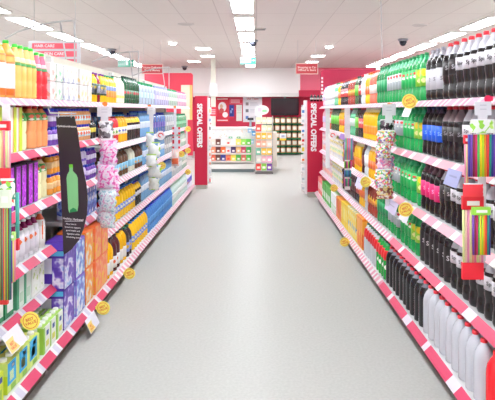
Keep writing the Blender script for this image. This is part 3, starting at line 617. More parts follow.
row(-1, LZ['b'], LB, [S(-60,8,'lmC'), S(8,43,'cyC'), S(43,64,'gwcB'), S(64,76,'purB', stack=2, rows=1, **{'in': 0}), S(76,86,'purB2', stack=2, rows=1), S(86,95,'orgB', stack=2, rows=1), S(95,107,'orgB2', stack=2, rows=1),
     S(107,115,'sqY'), S(115,121,'sqM'), S(121,127,'sqY'), S(127,134,'sqK'), S(134,149,'sqB'), S(149,173,'wdeep'), S(173,187,'wpale'), S(187,199,'detB')], 'lowest shelf', limit=(2.03, 10.25))
MU('wdark', 'dark blue water multipack', 'dark blue water packs', (40,78,128), (26,60,150), (.3,.5,(50,90,150)), H=.28)
for k_, nm in (('f2', 'second shelf'), ('f4', 'fourth shelf')):
    row(-1, LZ[k_], LU, [S(70,134,'wdark',rows=1, **{'in': .2})], 'deep on '+nm, limit=(4.57, 6.4))
#SIGNS
# ---------------------------------------------------------------- promo discs, tags and strips on the shelves
YD = P((255,238,104), .45, 'yellow_card'); RT = P((226,90,50), .5, 'orange_print'); CARD = P((222,220,228), .5, 'white_card')
def disc(px, py, Y, what, r=.048, face=YD, words='BEST\nVALUE', ring=True, name='promo_disc', col=RT):
    s = 1 if px > CX else -1; q0 = world_at(px, py, Y)      # hangs just clear of the rail it is clipped to
    base = q0.z < .1; lip = (RB if base else RU) if s > 0 else (LB if base else LU)
    Y = F*(lip-r-.006)/abs(px-CX); c = world_at(px, py, Y)
    t = thing(name, what, 'shelf sign', (c.x, Y, c.z))
    rot = lambda x, z, y: (x, y, z)
    n = 28
    m = MB(); m.prism_y([(r*math.cos(2*PI*i/n), r*math.sin(2*PI*i/n)) for i in range(n)], -.0015, .0015); m.build('disc', face, t)
    # the little arm that clips it to the rail
    m = MB(); m.box(s*(r-.012), -.001, -.008, s*(r+.005), .001, .012); m.build('clip', face, t)
    if ring:
        m = MB(); v = []; f = []
        for i in range(n):
            a = 2*PI*i/n
            for k in (.80, .74): v.append((r*k*math.cos(a), -.0025, r*k*math.sin(a)))
        for i in range(n): f.append((2*i, 2*((i+1) % n), 2*((i+1) % n)+1, 2*i+1))
        m.add(v, f); m.build('printed_ring', col, t)
    if words:
        a = .35
        lettering(words, r*.42, lambda u, v: (u*math.cos(a)-v*math.sin(a), -.0028, u*math.sin(a)+v*math.cos(a)), col, t, .02)
    return t
G = 'yellow best value discs'
for px, py, Y, wh in ((409.4,101.3,3.78,'yellow best value disc under the silver-label greens, top cola shelf'), (405.5,209.5,3.86,'yellow best value disc on the third cola shelf, below lime-label bottles'),
    (365.5,182,5.3,'yellow best value disc in front of the yellow-orange bottles, third cola shelf'), (334,188,7.4,'yellow best value disc on the fourth cola shelf, above green packs'),
    (344.6,242,6.05,'yellow best value disc hanging under the lowest cola shelf'), (30.5,321,2.93,'large yellow best value disc above the cyan-panel juice cartons'),
    (103,308,4.05,'yellow best value disc hanging below the coral boxes'), (129.5,273.5,4.92,'yellow best value disc hanging below the dark squashes'),
    (161.9,165.6,7.1,'yellow best value disc beside the green-white pouches, juice side'), (188,129,9.85,'topmost yellow best value disc near the pillar, juice side'),
    (188,150.5,9.85,'yellow best value disc under the topmost one by the juice pillar'), (181.5,154,8.9,'yellow best value disc beside the red-cornered strip'),
    (188,172,9.85,'lowest yellow best value disc near the juice side pillar')):
    disc(px, py, Y, wh)['group'] = G
for px, py, Y, wh in ((160.5,135.5,7.1,'white disc with red swirl above the pouches, juice side'), (332.5,135.5,7.55,'white disc with red swirl beside the pastel straws, cola side')):
    t = disc(px, py, Y, wh, .056, P((246,244,246), .5), None, False, 'round_shelf_sign')
    m = MB(); pts = [(.034*math.cos(a)*(1-.05*i), -.004, .034*math.sin(a)*(1-.05*i)) for i, a in enumerate([k*.45 for k in range(12)])]
    m.tube(pts, .0065, 5); m.build('swirl', P((232,60,60), .5), t)
for px, py, Y, wh in ((105.2,104,4.5,'small orange dot on the top rail above the glittery bags'), (389,105,4.35,'small orange dot on the top rail above the sweet bags'),
    (149.6,106,6.3,'small orange dot on the top rail by the water packs'), (175,107,8.2,'small orange dot on the top rail near the pink water')):
    disc(px, py, Y, wh, .018, P((246,130,40), .45), None, False, 'rail_dot')
disc(488, 99, 2.46, 'crimson dot on the top rail above the straws, cola side', .0165, P((226,26,84), .45), None, False, 'rail_dot')
def cross_card(px, py, Y, w_, h_, what):
    c = world_at(px, py, Y); t = thing('strip_header', what, 'card', (c.x, Y, c.z))
    m = MB(); m.prism_y([(-w_,-h_*.2),(-w_,h_),(w_,h_),(w_,-h_*.2),(w_*.5,-h_*.2),(w_*.5,-h_),(-w_*.5,-h_),(-w_*.5,-h_*.2)], -.002, .002); m.build('card', CARD, t)
    m = MB()
    for i in range(2): m.box(-w_*.4, -.003, h_*(.65-.35*i), w_*.4, -.002, h_*(.72-.35*i))
    m.build('print', P((190,188,200), .5), t)
cross_card(104.5, 115, 4.27, .056, .066, 'white cross-shaped header card above the glittery bags')
cross_card(389, 113.5, 4.15, .05, .07, 'white header card above the sweet bags')
cross_card(483, 113, 2.44, .036, .05, 'white header card above the upper straw packet, cola side')
cross_card(151.3, 113, 6.0, .045, .07, 'white header card above the green-white pouches')
def strip(px, y0, y1, Y, what, w_=.018):
    a = world_at(px, y0, Y); b = world_at(px, y1, Y); t = thing('clip_strip', what, 'hanging strip', (a.x, Y+.012, 0))
    MB().box(-w_, -.002, b.z, w_, .002, a.z).build('strip_bar', P((232,232,236), .4), t)
    for i in range(6):
        z = a.z+(b.z-a.z)*(i+.5)/6; MB().box(-w_*.5, -.012, z, w_*.5, -.002, z+.006).build('hook', P((220,220,226), .3), t)
strip(483, 113, 262, 2.46, 'white plastic hanging strip carrying the straw packets, cola side')
strip(105, 110, 224, 4.3, 'white plastic hanging strip carrying the glittery bags')
strip(388, 112, 206, 4.32, 'white plastic hanging strip carrying the sweet bags')
strip(151.3, 108, 190, 6.05, 'white plastic hanging strip carrying the green-white pouches')
strip(175, 109, 168, 7.85, 'white plastic hanging strip with red-cornered cards')
strip(347.5, 108, 190, 6.12, 'white plastic hanging strip carrying pastel straws', .03)
strip(327.8, 108, 168, 7.75, 'white plastic hanging strip near the red pillar, cola side', .03)
strip(5, 104, 296, 2.53, 'white plastic hanging strip carrying the straw packets, juice side')
def tagcard(side, ya, yb, z0, lip, drop, cols, what, tilt=.03, words=None):
    """price card hung from a rail, facing the aisle and tilted out at its foot"""
    xa = side*(lip-.003); xb = side*(lip-.003-tilt)
    t = thing('price_card', what, 'price card', (xa, (ya+yb)/2, z0)); h = (yb-ya)/2
    def q(y, s, e=0): return (side*(-tilt*s-e), y, -drop*s)
    m = MB(); v = [q(-h,0),q(h,0),q(h,1),q(-h,1)]+[q(-h,0,.002),q(h,0,.002),q(h,1,.002),q(-h,1,.002)]
    m.add(v, [(0,1,2,3),(4,7,6,5),(0,4,5,1),(1,5,6,2),(2,6,7,3),(3,7,4,0)]); m.build('card', P(cols[0], .5), t)
    if len(cols) > 1:
        k0 = -h if side < 0 else .2*h
        m = MB(); m.add([q(-h+.004,.3,.003),q(-h*.05,.3,.003),q(-h*.2,.55,.003),q(h*.1,.96,.003),q(-h+.004,.96,.003)], [(0,1,2,3,4)]); m.build('yellow_print', P(cols[1], .5), t)
        if words: lettering(words, .018, lambda u, v: q(-h*.5+u*(-side), .66-v/drop, .0045), RT, t, .02)
    else:
        m = MB(); m.add([q(-h*.6,.35,.003),q(h*.5,.35,.003),q(h*.5,.45,.003),q(-h*.6,.45,.003)], [(0,1,2,3)]); m.build('print', P(tuple(int(v*.86) for v in cols[0]), .5), t)
tagcard(-1, 2.66, 2.84, LZ['n5']+.0, LU, .085, [(232,230,244),(250,220,140)], 'price card with yellow corner above cyan-panel cartons', .05, 'BEST\nVALUE')
tagcard(-1, 3.66, 3.86, LZ['b']-.01, LB, .085, [(228,228,244),(250,220,120)], 'price card with yellow corner hanging below the purple boxes', .04, 'BEST\nVALUE')
tagcard(1, 2.83, 3.03, RZ['s2']-.005, RU, .085, [(150,154,196)], 'lavender-grey price card under the black cola bottles')
tagcard(1, 4.1, 4.42, RZ['s3']-.015, RU, .085, [(214,204,234)], 'pale lilac price card at the foot of the sweet bags')
tagcard(1, 3.78, 3.98, RZ['s3']-.015, RU, .08, [(226,226,240)], 'white price card behind the yellow disc, third cola shelf')
tagcard(1, 3.72, 3.9, RZ['t']-.015, RU, .075, [(236,238,240)], 'white price card behind the yellow disc, top cola shelf')
tagcard(1, 5.4, 5.75, RZ['s3']-.01, RU, .09, [(206,200,236)], 'lavender price card beside the disc by the yellow bottles')
tagcard(1, 6.45, 6.9, RZ['s2']+.02, RU, .06, [(120,60,160)], 'purple price card on the second cola shelf')

# straw packets
STR = [(250,226,30),(236,60,60),(120,70,180),(70,190,80),(246,150,40),(60,60,160),(214,30,110),(180,220,50),(40,150,130),(150,40,60)]
def straws(px0, px1, py0, py1, Y, what, cols=STR, n=14, header=None, foot=None, group=None):
    a = world_at(px0, py0, Y); b = world_at(px1, py1, Y); W_ = b.x-a.x; cxx = (a.x+b.x)/2; z0, z1 = b.z, a.z
    t = thing('straw_packet', what, 'straws', (cxx, Y, z0)); H = z1-z0; zb = .2*H if foot else .0; zt = H*(.84 if header else 1)
    if group: t['group'] = group
    for i in range(n):
        x = -W_/2+W_*(i+.5)/n; c = cols[(i*7+len(what)) % len(cols)]
        for k in range(2):
            c2 = c if k == 0 else cols[(i*3+5) % len(cols)]
            MB().tube([(x+(k*.3)*W_/n, -.006+.008*k, zb+.002), (x+(k*.3)*W_/n+random.uniform(-.002,.002), -.006+.008*k, zt-.002)], W_/n*.5, 8).build('straw', P(c2, .3), t, True)
    if header:
        MB().box(-W_/2, -.009, zt, W_/2, .009, H).build('header_card', P(header, .45), t)
        MB().box(-W_*.3, -.0105, zt+.3*(H-zt), W_*.3, -.009, zt+.65*(H-zt)).build('header_print', P((246,240,236), .5), t)
    if foot: MB().box(-W_/2, -.009, 0, W_/2, .009, zb).build('foot_card', P(foot, .45), t)
PALE = [(240,236,170),(250,170,140),(246,120,160),(226,236,160),(250,214,190),(240,150,190)]
GH = (150,214,70)
straws(467.5, 500, 134, 177, 2.44, 'packet of bright rainbow straws, uppermost on the cola side strip', header=None)
straws(472, 490, 207, 255, 2.40, 'short packet of dark rainbow straws with lime header', header=GH, n=10)
straws(462, 483, 196, 279, 2.46, 'packet of pale pink and yellow straws with red foot', PALE, 9, header=(232,30,50), foot=(232,30,50))
straws(464, 468, 135, 190, 2.48, 'pale straw packet with red corner, at edge of bright straws', PALE, 3, header=(232,30,50))
straws(0, 11, 190, 300, 2.46, 'packet of lime and plum straws with white header, juice side', [(170,214,50),(120,60,70),(40,150,130),(236,60,80),(250,214,50),(90,50,120)], 9, header=(226,236,214))
straws(-4, 10, 121, 180, 2.50, 'packet of pale straws with red header and foot, juice side', PALE, 7, header=(232,40,56), foot=(232,40,56))
straws(11.2, 15.2, 232, 282, 2.47, 'slim packet of violet and lime straws beside the white bottles', [(80,80,190),(226,230,70),(240,150,160)], 4, header=(190,226,130))
straws(16, 19, 192, 250, 2.5, 'single packet of teal straws leaning on the strip', [(60,170,160),(100,190,180)], 3, foot=(230,40,60))
straws(-8, 8, 272, 304, 2.52, 'short packet of dark red and gold straws, lowest one, juice side', [(110,30,60),(150,110,40),(60,110,80),(230,150,40)], 8, foot=(226,50,50))
c = (PALE[2], (90,200,190), (150,150,200), (90,210,150), (240,120,140), (190,150,210))
straws(344, 353, 138, 160, 6.0, 'tall packet of pastel straws on the mid cola strip', list(c), 7)
straws(344, 351.5, 161, 168.5, 6.0, 'small packet of pink and lime straws under the pastel ones', [(236,60,150),(130,210,70),(60,60,60)], 6)
straws(344, 351, 170, 177, 6.0, 'small packet of teal and blue straws, mid cola strip', [(50,160,160),(70,110,180),(40,90,110)], 6)
straws(344, 351, 178.5, 186.5, 6.0, 'small packet of green and pink straws, lowest of mid strip', [(40,190,120),(214,70,160),(70,90,110)], 6)
def flatpack(px0, px1, py0, py1, Y, mat, what, name='blister_pack', cat='packet', panel=None, depth=.02):
    a = world_at(px0, py0, Y); b = world_at(px1, py1, Y); hw = (b.x-a.x)/2; H = a.z-b.z
    t = thing(name, what, cat, ((a.x+b.x)/2, Y, b.z))
    m = MB(); nx, nz = 6, 8; v = []
    for s in (-1, 1):
        for j in range(nz+1):
            for i in range(nx+1):
                u, w_ = i/nx*2-1, j/nz*2-1; k = max(0, (1-u*u)*(1-w_*w_))**.5
                v.append((u*hw*(1+min(.12, depth*1.8)*math.sin(j*2.1+len(what))), s*(.001+depth*.5*k*(1+.25*math.sin(i*3+j*5+len(what)))), (w_+1)/2*H))
    f = []; o = (nx+1)*(nz+1)
    for j in range(nz):
        for i in range(nx):
            q = (j*(nx+1)+i, j*(nx+1)+i+1, (j+1)*(nx+1)+i+1, (j+1)*(nx+1)+i); f.append(q); f.append(tuple(o+k for k in reversed(q)))
    m.add(v, f); m.build('pouch_body', mat, t, True)
    MB().box(-hw*.9, -.003, H*.97, hw*.9, .003, H*1.06).build('header_card', P(panel or (240,240,244), .5), t)
    return t
flatpack(463, 483, 184, 197, 2.43, P((234,50,64), .4), 'red and white packet between the two straw packets, cola side', depth=.012)
flatpack(470, 497, 120, 133, 2.43, pattern('lime_card', [(240,242,236),(150,214,70),(190,230,110)], 50, stops=[0,.45,.8]), 'white and lime packet under the crimson rail dot, cola side', depth=.012)
flatpack(0, 15, 180, 206, 2.48, pattern('lime_print', [(236,240,232),(150,214,70),(60,140,110),(240,80,80)], 60, stops=[0,.5,.75,.9]), 'white and lime packet between the straws, juice side', depth=.012)
gl = pattern('glitter_pink', [(226,90,170),(240,150,205),(248,228,240),(214,206,226)], 38, 'noise', rough=.15, stops=[.36,.46,.54,.64])
gl2 = pattern('glitter_silver', [(226,160,200),(206,224,230),(244,246,248),(160,200,212)], 38, 'noise', rough=.15, stops=[.36,.46,.54,.64])
cl = pattern('clear_film', [(130,126,134),(216,214,222),(86,80,88),(236,236,240)], 40, rough=.12)
for i, (x0, x1, y0, y1, Yy, mt, wh) in enumerate(((99,113,122,142,4.23,cl,'clear smoky bag at the top of the glittery strip'), (100,117,140,166,4.2,gl,'glittery pink bag just under the smoky one'),
      (97,114,163,188,4.2,gl,'glittery pink bag in the middle of its strip'), (101,119,170,196,4.28,gl,'pink foil bag half behind the middle one'), (99,116,190,212,4.21,gl2,'silvery pink bag, second from the foot'), (97,115,208,228,4.24,gl2,'silver bag at the foot of the glittery strip'))):
    flatpack(x0, x1, y0, y1, Yy, mt, wh, 'glitter_bag', 'bag', depth=.07)
sw = pattern('sweets', [(240,236,238),(232,110,150),(250,214,80),(150,120,190),(236,226,230),(110,190,130),(230,80,70),(244,240,244)], 75, rough=.3)
kd = pattern('dark_sweets', [(40,38,44),(235,235,238),(90,60,80),(200,200,206)], 40)
for x0, x1, y0, y1, Yy, mt, wh in ((380,394,120,133,4.3,kd,'black and white sweet bag at the top of its strip'), (377,396,131,146,4.25,sw,'speckled sweet bag, second from the top'), (376,391,144,158,4.2,sw,'speckled sweet bag in the middle of its strip'),
      (377,394,156,172,4.26,pattern('pink_sweets', [(240,190,214),(232,120,170),(246,236,240),(170,140,200)], 60),'pink sweet bag below the middle speckled one'), (375,392,170,188,4.22,sw,'speckled sweet bag, second from the foot'), (377,393,186,199,4.28,pattern('brown_sweets', [(240,214,150),(150,90,70),(246,236,226),(200,70,80)], 60),'brown and cream sweet bag at the foot')):
    flatpack(x0, x1, y0, y1, Yy, mt, wh, 'sweet_bag', 'bag', depth=.06)
gw = pattern('pouch_print', [(240,244,244),(226,232,234),(176,222,70),(110,150,200),(244,246,246)], 22, rough=.25, stops=[0,.35,.66,.84,.9])
for x0, x1, y0, y1, Yy, wh in ((146,154,133,147,5.95,'white and lime pouch at the top of its strip'), (148,160,143,157,5.93,'white and lime pouch, second on its strip'), (146,157,155,167,5.9,'white and lime pouch, third on its strip'), (148,161,165,178,5.95,'white and lime pouch, fourth on its strip'), (149,159,177,190,5.97,'white and lime pouch at the foot of its strip')):
    flatpack(x0, x1, y0, y1, Yy, gw, wh, 'white_pouch', 'pouch', depth=.07, panel=(170,222,70))
for i, (y0, y1) in enumerate(((127,134.5), (136.5,141.5), (141.5,148.5))):
    a = world_at(172.3, y0, 7.75); b = world_at(180.2, y1, 7.75); hw = (b.x-a.x)/2; H = a.z-b.z
    t = thing('hook_card', ('uppermost','middle','lowest')[i]+' white card with red corners on the far juice strip', 'card', ((a.x+b.x)/2, 7.75, b.z))
    MB().box(-hw, -.003, 0, hw, .003, H).build('card', CARD, t)
    for sx in (-1, 1):
        for sz in (0, 1): MB().box(sx*hw, -.005, sz*H, sx*hw*.5, -.003, sz*H+(.3*H if sz == 0 else -.3*H)).build('red_corner', P((236,40,56), .5), t)
flatpack(171.5, 179, 149, 166, 7.75, pattern('peach_lines', [(246,226,220),(250,190,180),(240,236,226)], 40, stretch=(4,1,.3)), 'peach candy stick packet under the red-cornered cards', depth=.04)
flatpack(172, 178, 158, 164, 7.7, P((244,110,60), .4), 'small orange-red packet at the foot of the far juice strip', depth=.02)

# black hanging board with a green bottle
Y = 3.3
def wp(px, py, y=Y): q = world_at(px, py, y); return (q.x, q.z)
poly = [wp(*p) for p in ((56,116.6),(74.5,116.4),(77.5,130),(81.5,160),(86.5,185),(87.7,200),(87,214),(84,228),(79,240),(72,249),(64.5,254.5),(63.5,252),(61.5,200),(58.8,150))]
ox = poly[0][0]; t = thing('hanging_board', 'black curved board with green bottle and white handwriting, hanging over juices', 'sign', (ox, Y, 0))
MB().prism_y([(x-ox, z) for x, z in poly][::-1], -.003, .003).build('board', P((44,34,42), .35, 'black_board'), t)
gb = [wp(*p) for p in ((69.6,171),(69.6,167.5),(73,167.5),(73,171),(76.5,174.5),(78,178),(78.6,205),(77.6,211),(69.6,212.5),(68.6,209),(66.8,178),(67.5,174.5))]
MB().prism_y([(x-ox, z) for x, z in gb][::-1], -.005, -.003).build('bottle_print', P((126,196,130), .4), t)
gc = [wp(*p) for p in ((69.4,164.3),(72.8,164.3),(73,167.5),(69.4,167.5))]
MB().prism_y([(x-ox, z) for x, z in gc][::-1], -.005, -.003).build('cap_print', P((110,200,40), .4), t)
gd = [wp(*p) for p in ((70.5,209.5),(73.5,207.5),(76.6,209),(77.2,211.2),(70,212.4))]
MB().prism_y([(x-ox, z) for x, z in gd][::-1], -.006, -.005).build('base_print', P((20,130,70), .4), t)
def brd(s, px, py, size, sl=-.04):
    x0, z0 = wp(px, py); lettering(s, size, lambda u, v: (x0-ox+u, -.0045, z0+v+u*sl), P((236,232,234), .5), t, .012)
brd('Hydrationdreams', 66.8, 126.3, .0165)
brd('Healthy, Hydrated', 73.3, 219, .0165, -.09)
MB().box(wp(65,0)[0]-ox, -.005, wp(0,221.2)[1], wp(83,0)[0]-ox, -.003, wp(0,220.8)[1]).build('underline', P((230,226,228), .5), t)
for i, s in enumerate(('Aloe Vera is', 'known to support', 'good health and', 'digestion while', 'stimulating energy')): brd(s, 71.3+.35*i+(i > 0)*1.2, 224+3.3*i, .0125, -.08)
hk = P((214,212,216), .25, 'chrome')
for px in (58.5, 71.5):
    x, z = wp(px, 117); MB().tube([(x-ox, 0, z-.008), (x-ox, -.006, z+.004), (x-ox, 0, z+.02), (x-ox, 0, z+.03)], .0022, 6).build('hook', hk, t)
# its bracket reaching out from the rail
t = thing('sign_bracket', 'thin chrome arm from which the black board hangs', 'bracket', (-LU, Y, 1.5))
x1, z1 = wp(76, 113.6); x0, z0 = wp(48, 113)
MB().tube([(-.02, 0, .03), (-.0, 0, z0-1.5+.0), (x1+LU, 0, z1-1.5)], .004, 8).build('arm', hk, t)
MB().box(-.03, -.01, .015, .005, .01, .045).build('clamp', hk, t)

# arched brackets over the juice shelving
ST = P((186,182,184), .35, 'steel')
def arch(pts, posts, Y, r, what):
    base = world_at(posts[-1][1][0], posts[-1][1][1], Y); t = thing('arched_bracket', what, 'bracket', (base.x, Y, 0))
    def q(p): v = world_at(p[0], p[1], Y); return (v.x-base.x, 0, v.z)
    MB().tube([q(p) for p in pts], r, 8).build('arch', ST, t, True)
    for a, b in posts:
        A = q(a); Bq = q(b); MB().tube([A, (Bq[0], 0, Bq[2]), (Bq[0], 0, min(Bq[2], 1.9)-.05)], r*.8, 8).build('post', ST, t, True)
arch([(5,38.5),(18,31.5),(35,26),(52,22.5),(65,21),(75,20.8)], [((60,21.6),(67.5,68)), ((74.3,20.8),(75,72))], 5.3, .0095, 'grey arched metal bracket rising above the green-cap juices')
arch([(92,62),(104,57),(115,53.8),(127,52),(139,51.4)], [((129.5,51.7),(133,80)), ((138.6,51.4),(138.6,80))], 7.5, .009, 'grey arched metal bracket above the dark green bottles')
arch([(133,75.5),(145,71),(155,68.5),(169.3,67)], [((162,67.4),(164.5,84)), ((169,67),(169,86))], 9.4, .009, 'grey arched metal bracket above the lavender water packs')
t = thing('ceiling_cable', 'thin grey cable hanging from the ceiling over the green bottles', 'cable', (1.36, 6.1, 0))
MB().tube([(-.01, 0, CEIL), (.0, 0, 2.4), (.02, 0, 1.8)], .0055, 6).build('cable', P((176,168,172), .5), t)

# ---------------------------------------------------------------- red pillars that end the two runs
def letters_down(s, px, py0, py1, Y, hgt, parent, y, mat):
    c = world_at(px, (py0+py1)/2, Y); L = world_at(0, py0, Y).z-world_at(0, py1, Y).z
    v, f = text_mesh(s, .05); wmax = max(p[0] for p in v)-min(p[0] for p in v); hmax = max(p[1] for p in v)-min(p[1] for p in v)
    m = MB(); m.add([(c.x+p[1]/hmax*hgt-parent.location.x, y, c.z-p[0]/wmax*L) for p in v], f)
    return m.build('lettering', mat, parent)
PRED = P((204,20,62), .4, 'pillar_red')
t = thing('end_display', 'red display end reading special offers, closing the juice side', 'display', (-1.3, 10.62, 0))
a = world_at(194.7, 96, 10.6); b = world_at(207.2, 185, 10.6)
MB().box(a.x+1.3, -.02, b.z, b.x+1.3, .3, a.z).build('panel', PRED, t)
MB().box(a.x+1.32, .0, 0, b.x+1.3-.02, .3, b.z).build('foot', P((196,192,180), .5), t)
letters_down('SPECIAL OFFERS', 199.5, 103.5, 147.5, 10.6, .105, t, -.024, P((250,240,242), .5))
MB().box(b.x+1.3, .02, .1, b.x+1.3+.03, .3, a.z-.03).build('side_rack', P((236,234,236), .5), t)
t = thing('end_display', 'red display end reading special offers, closing the cola side', 'display', (1.3, 9.6, 0))
a = world_at(307.4, 101.5, 9.58); b = world_at(319, 192, 9.58)
MB().box(a.x-1.3, -.02, b.z, 1.75-1.3, .3, a.z).build('panel', PRED, t)
MB().box(a.x-1.3+.02, .0, 0, 1.72-1.3, .3, b.z).build('foot', P((196,192,180), .5), t)
letters_down('SPECIAL OFFERS', 313.4, 103, 151.5, 9.58, .1, t, -.024, P((250,240,242), .5))
MB().box(a.x-1.3-.04, .02, .06, a.x-1.3, .3, a.z+.02).build('side_rack', P((238,236,238), .5), t)
er = random.Random(3)
pal = [(246,244,244),(240,130,60),(236,60,60),(60,60,66),(246,214,80),(200,206,214),(90,140,200)]
for side, X0, Yq, zt in ((1, a.x-.04-.002, 9.62, 1.52), (-1, world_at(207.2,0,10.6).x+.032, 10.64, 1.66)):
    for k in range(9):
        z = .1+k*.165
        if side < 0 and z+.13 > 1.75: continue
        w_ = .05 if side > 0 else .03
        t = thing('snack_packet', '%s packet on the side rack of the %s display end' % (('lowest','second','third','fourth','fifth','sixth','seventh','eighth','topmost')[k]+' white', 'cola side' if side > 0 else 'juice side'), 'packet', (X0-w_/2 if side > 0 else X0+w_/2, Yq+.1, z))
        MB().box(-w_/2, -.07, 0, w_/2, .07, .13).build('packet_body', P((244,240,240), .45), t)
        MB().box(-w_/2+.004, -.072, .03, w_/2-.004, -.07, er.uniform(.06,.1)).build('print', P(er.choice(pal[1:]), .45), t)
for k in range(4):      # bottles standing on the cola side end
    t = make_bottle(dict(name='sauce_bottle', d='small black bottle standing on top of the cola side display end', cat='bottle', H=.12, R=.024, body=K, cap=(60,56,60), labels=[((210,206,206), .3, .55)], shape='slim'))
    t['group'] = 'black bottles on the cola side display end'; t.location = (.95+.055*k, 9.66, world_at(0, 101.5, 9.58).z)

# ---------------------------------------------------------------- far end of the shop
def wallsign(name, cat, px0, px1, py0, py1, col, what, Y=YB+.275, d=.02):
    a = world_at(px0, py0, Y); b = world_at(px1, py1, Y); t = thing(name, what, cat, ((a.x+b.x)/2, Y, b.z)); hw = (b.x-a.x)/2; H = a.z-b.z
    MB().box(-hw, 0, 0, hw, d, H).build('board', P(col, .5), t); return t, hw, H
t, hw, H = wallsign('poster', 'poster', 215.8, 229, 97, 122, (226,48,72), 'red poster of a person with white round badge beside the cream column')
m = MB(); n = 24; m.prism_y([(.02-hw*.1+hw*.62*math.cos(2*PI*i/n), H*.6+H*.2*math.sin(2*PI*i/n)) for i in range(n)], -.004, 0); m.build('white_cloud', P((245,240,240), .5), t)
m = MB(); m.prism_y([(-.12,H*.36),(.06,H*.36),(.05,H*.5),(.0,H*.55),(-.07,H*.55),(-.11,H*.5)], -.008, -.004); m.build('shoulders_print', P((214,90,90), .5), t)
m = MB(); m.prism_y([(-.035+.055*math.cos(2*PI*i/n), H*.63+.075*math.sin(2*PI*i/n)) for i in range(n)], -.009, -.004); m.build('face_print', P((228,178,150), .5), t)
m = MB(); m.prism_y([(.1+.1*math.cos(2*PI*i/n), H*.29+.1*math.sin(2*PI*i/n)) for i in range(n)], -.01, 0); m.build('badge', P((248,244,244), .5), t)
for z in (.06, H-.07): MB().box(-hw*.8, -.004, z-.02, hw*.8, 0, z+.02).build('caption_print', P((250,226,228), .5), t)
t, hw, H = wallsign('notice', 'notice', 229.5, 243, 98.5, 104, (236,96,120), 'pink notice board above the blue poster')
for i in range(3): MB().box(-hw*.8, -.004, H*(.25+.22*i), hw*.5, 0, H*(.32+.22*i)).build('printed_line', P((250,236,238), .5), t)
MB().box(hw*.6, -.004, H*.2, hw*.85, 0, H*.7).build('red_mark', P((226,30,60), .5), t)
t, hw, H = wallsign('poster', 'poster', 229.3, 234, 105, 118.5, (50,58,150), 'small blue poster beside the red poster')
m = MB(); m.box(-hw*.6, -.004, H*.4, hw*.1, 0, H*.6); m.box(-hw*.1, -.004, H*.62, hw*.6, 0, H*.75); m.build('print', P((150,170,230), .5), t); MB().box(-hw, -.004, 0, hw, 0, H*.14).build('red_foot', P((226,40,70), .5), t)
t, hw, H = wallsign('notice', 'notice', 236.3, 242, 105, 121, (236,234,226), 'cream paper notice between blue poster and team board')
MB().box(-hw*.8, -.004, H*.5, hw*.8, 0, H*.52).build('green_line', P((110,180,130), .5), t); MB().box(-hw*.7, -.004, H*.6, hw*.7, 0, H*.9).build('print', P((222,222,216), .5), t)
t, hw, H = wallsign('notice_board', 'notice board', 243, 262, 96, 122, (240,240,246), 'white notice board titled our team, with small portraits')
lettering('Our Team', .1, lambda u, v: (u, -.004, H-.1+v), P((206,90,110), .5), t, .01)
for i in range(3):
    z = H*(.7-.26*i); MB().box(-hw*.72, -.004, z-.06, -hw*.42, 0, z+.05).build('portrait', P(((150,140,146),(120,120,130),(90,130,200))[i], .5), t)
    for k in range(3): MB().box(-hw*.25, -.004, z-.06+.045*k, hw*(.7-.1*k), 0, z-.045+.045*k).build('printed_line', P((200,204,214), .5), t)
t, hw, H = wallsign('notice', 'notice', 301.5, 306.5, 105, 118, (236,232,236), 'white notice beside the television, near the cola pillar')
for k in range(3): MB().box(-hw*.7, -.004, H*(.2+.28*k), hw*.7, 0, H*(.28+.28*k)).build('printed_line', P((206,204,214), .5), t)
# television
Y = YB+.1; a = world_at(271, 98, Y); b = world_at(298.8, 115.3, Y); hw = (b.x-a.x)/2; H = a.z-b.z
t = thing('television', 'black flat television hanging on the red wall above the jar shelves', 'television', ((a.x+b.x)/2, Y, b.z))
MB().prism_y([(-hw+.03, 0), (-hw, .03), (-hw, H-.015), (-hw+.015, H), (hw-.015, H), (hw, H-.015), (hw, .03), (hw-.03, 0)][::-1], -.03, .04).build('case', P((34,26,34), .25), t)
MB().box(-hw+.04, -.034, .07, hw-.04, -.03, H-.04).build('screen', P((48,36,44), .12), t)
MB().lathe([(.012,0),(.012,.004)], 12, (0,0,0)).build('power_light', P((160,150,160), .3), t).location = (0, -.034, .035)
MB().box(-.04, .0, H, .04, .04, H+.1).build('wall_mount', P((190,186,190), .4), t)
# red notices on the column
a = world_at(210, 107, 16.4); b = world_at(216.8, 116, 16.4); t = thing('notice', 'small red notice fixed to the cream column', 'notice', ((a.x+b.x)/2, 16.4, b.z)); hw = (b.x-a.x)/2; H = a.z-b.z
MB().box(-hw, -.0, 0, hw, .02, H).build('board', P((232,60,80), .5), t)
for k in range(3): MB().box(-hw*.7, -.004, H*(.2+.22*k), hw*.6, 0, H*(.28+.22*k)).build('printed_line', P((250,220,224), .5), t)
a = world_at(209.5, 83, 16.4); b = world_at(217.3, 96, 16.4); t = thing('junction_box', 'white box fixed high on the cream column', 'box', ((a.x+b.x)/2, 16.43, b.z)); hw = (b.x-a.x)/2; H = a.z-b.z
MB().box(-hw, -.08, 0, hw, .0, H).build('housing', P((236,236,238), .5), t); MB().box(-hw*.8, -.085, H*.1, hw*.8, -.08, H*.9).build('cover', P((228,228,232), .5), t)
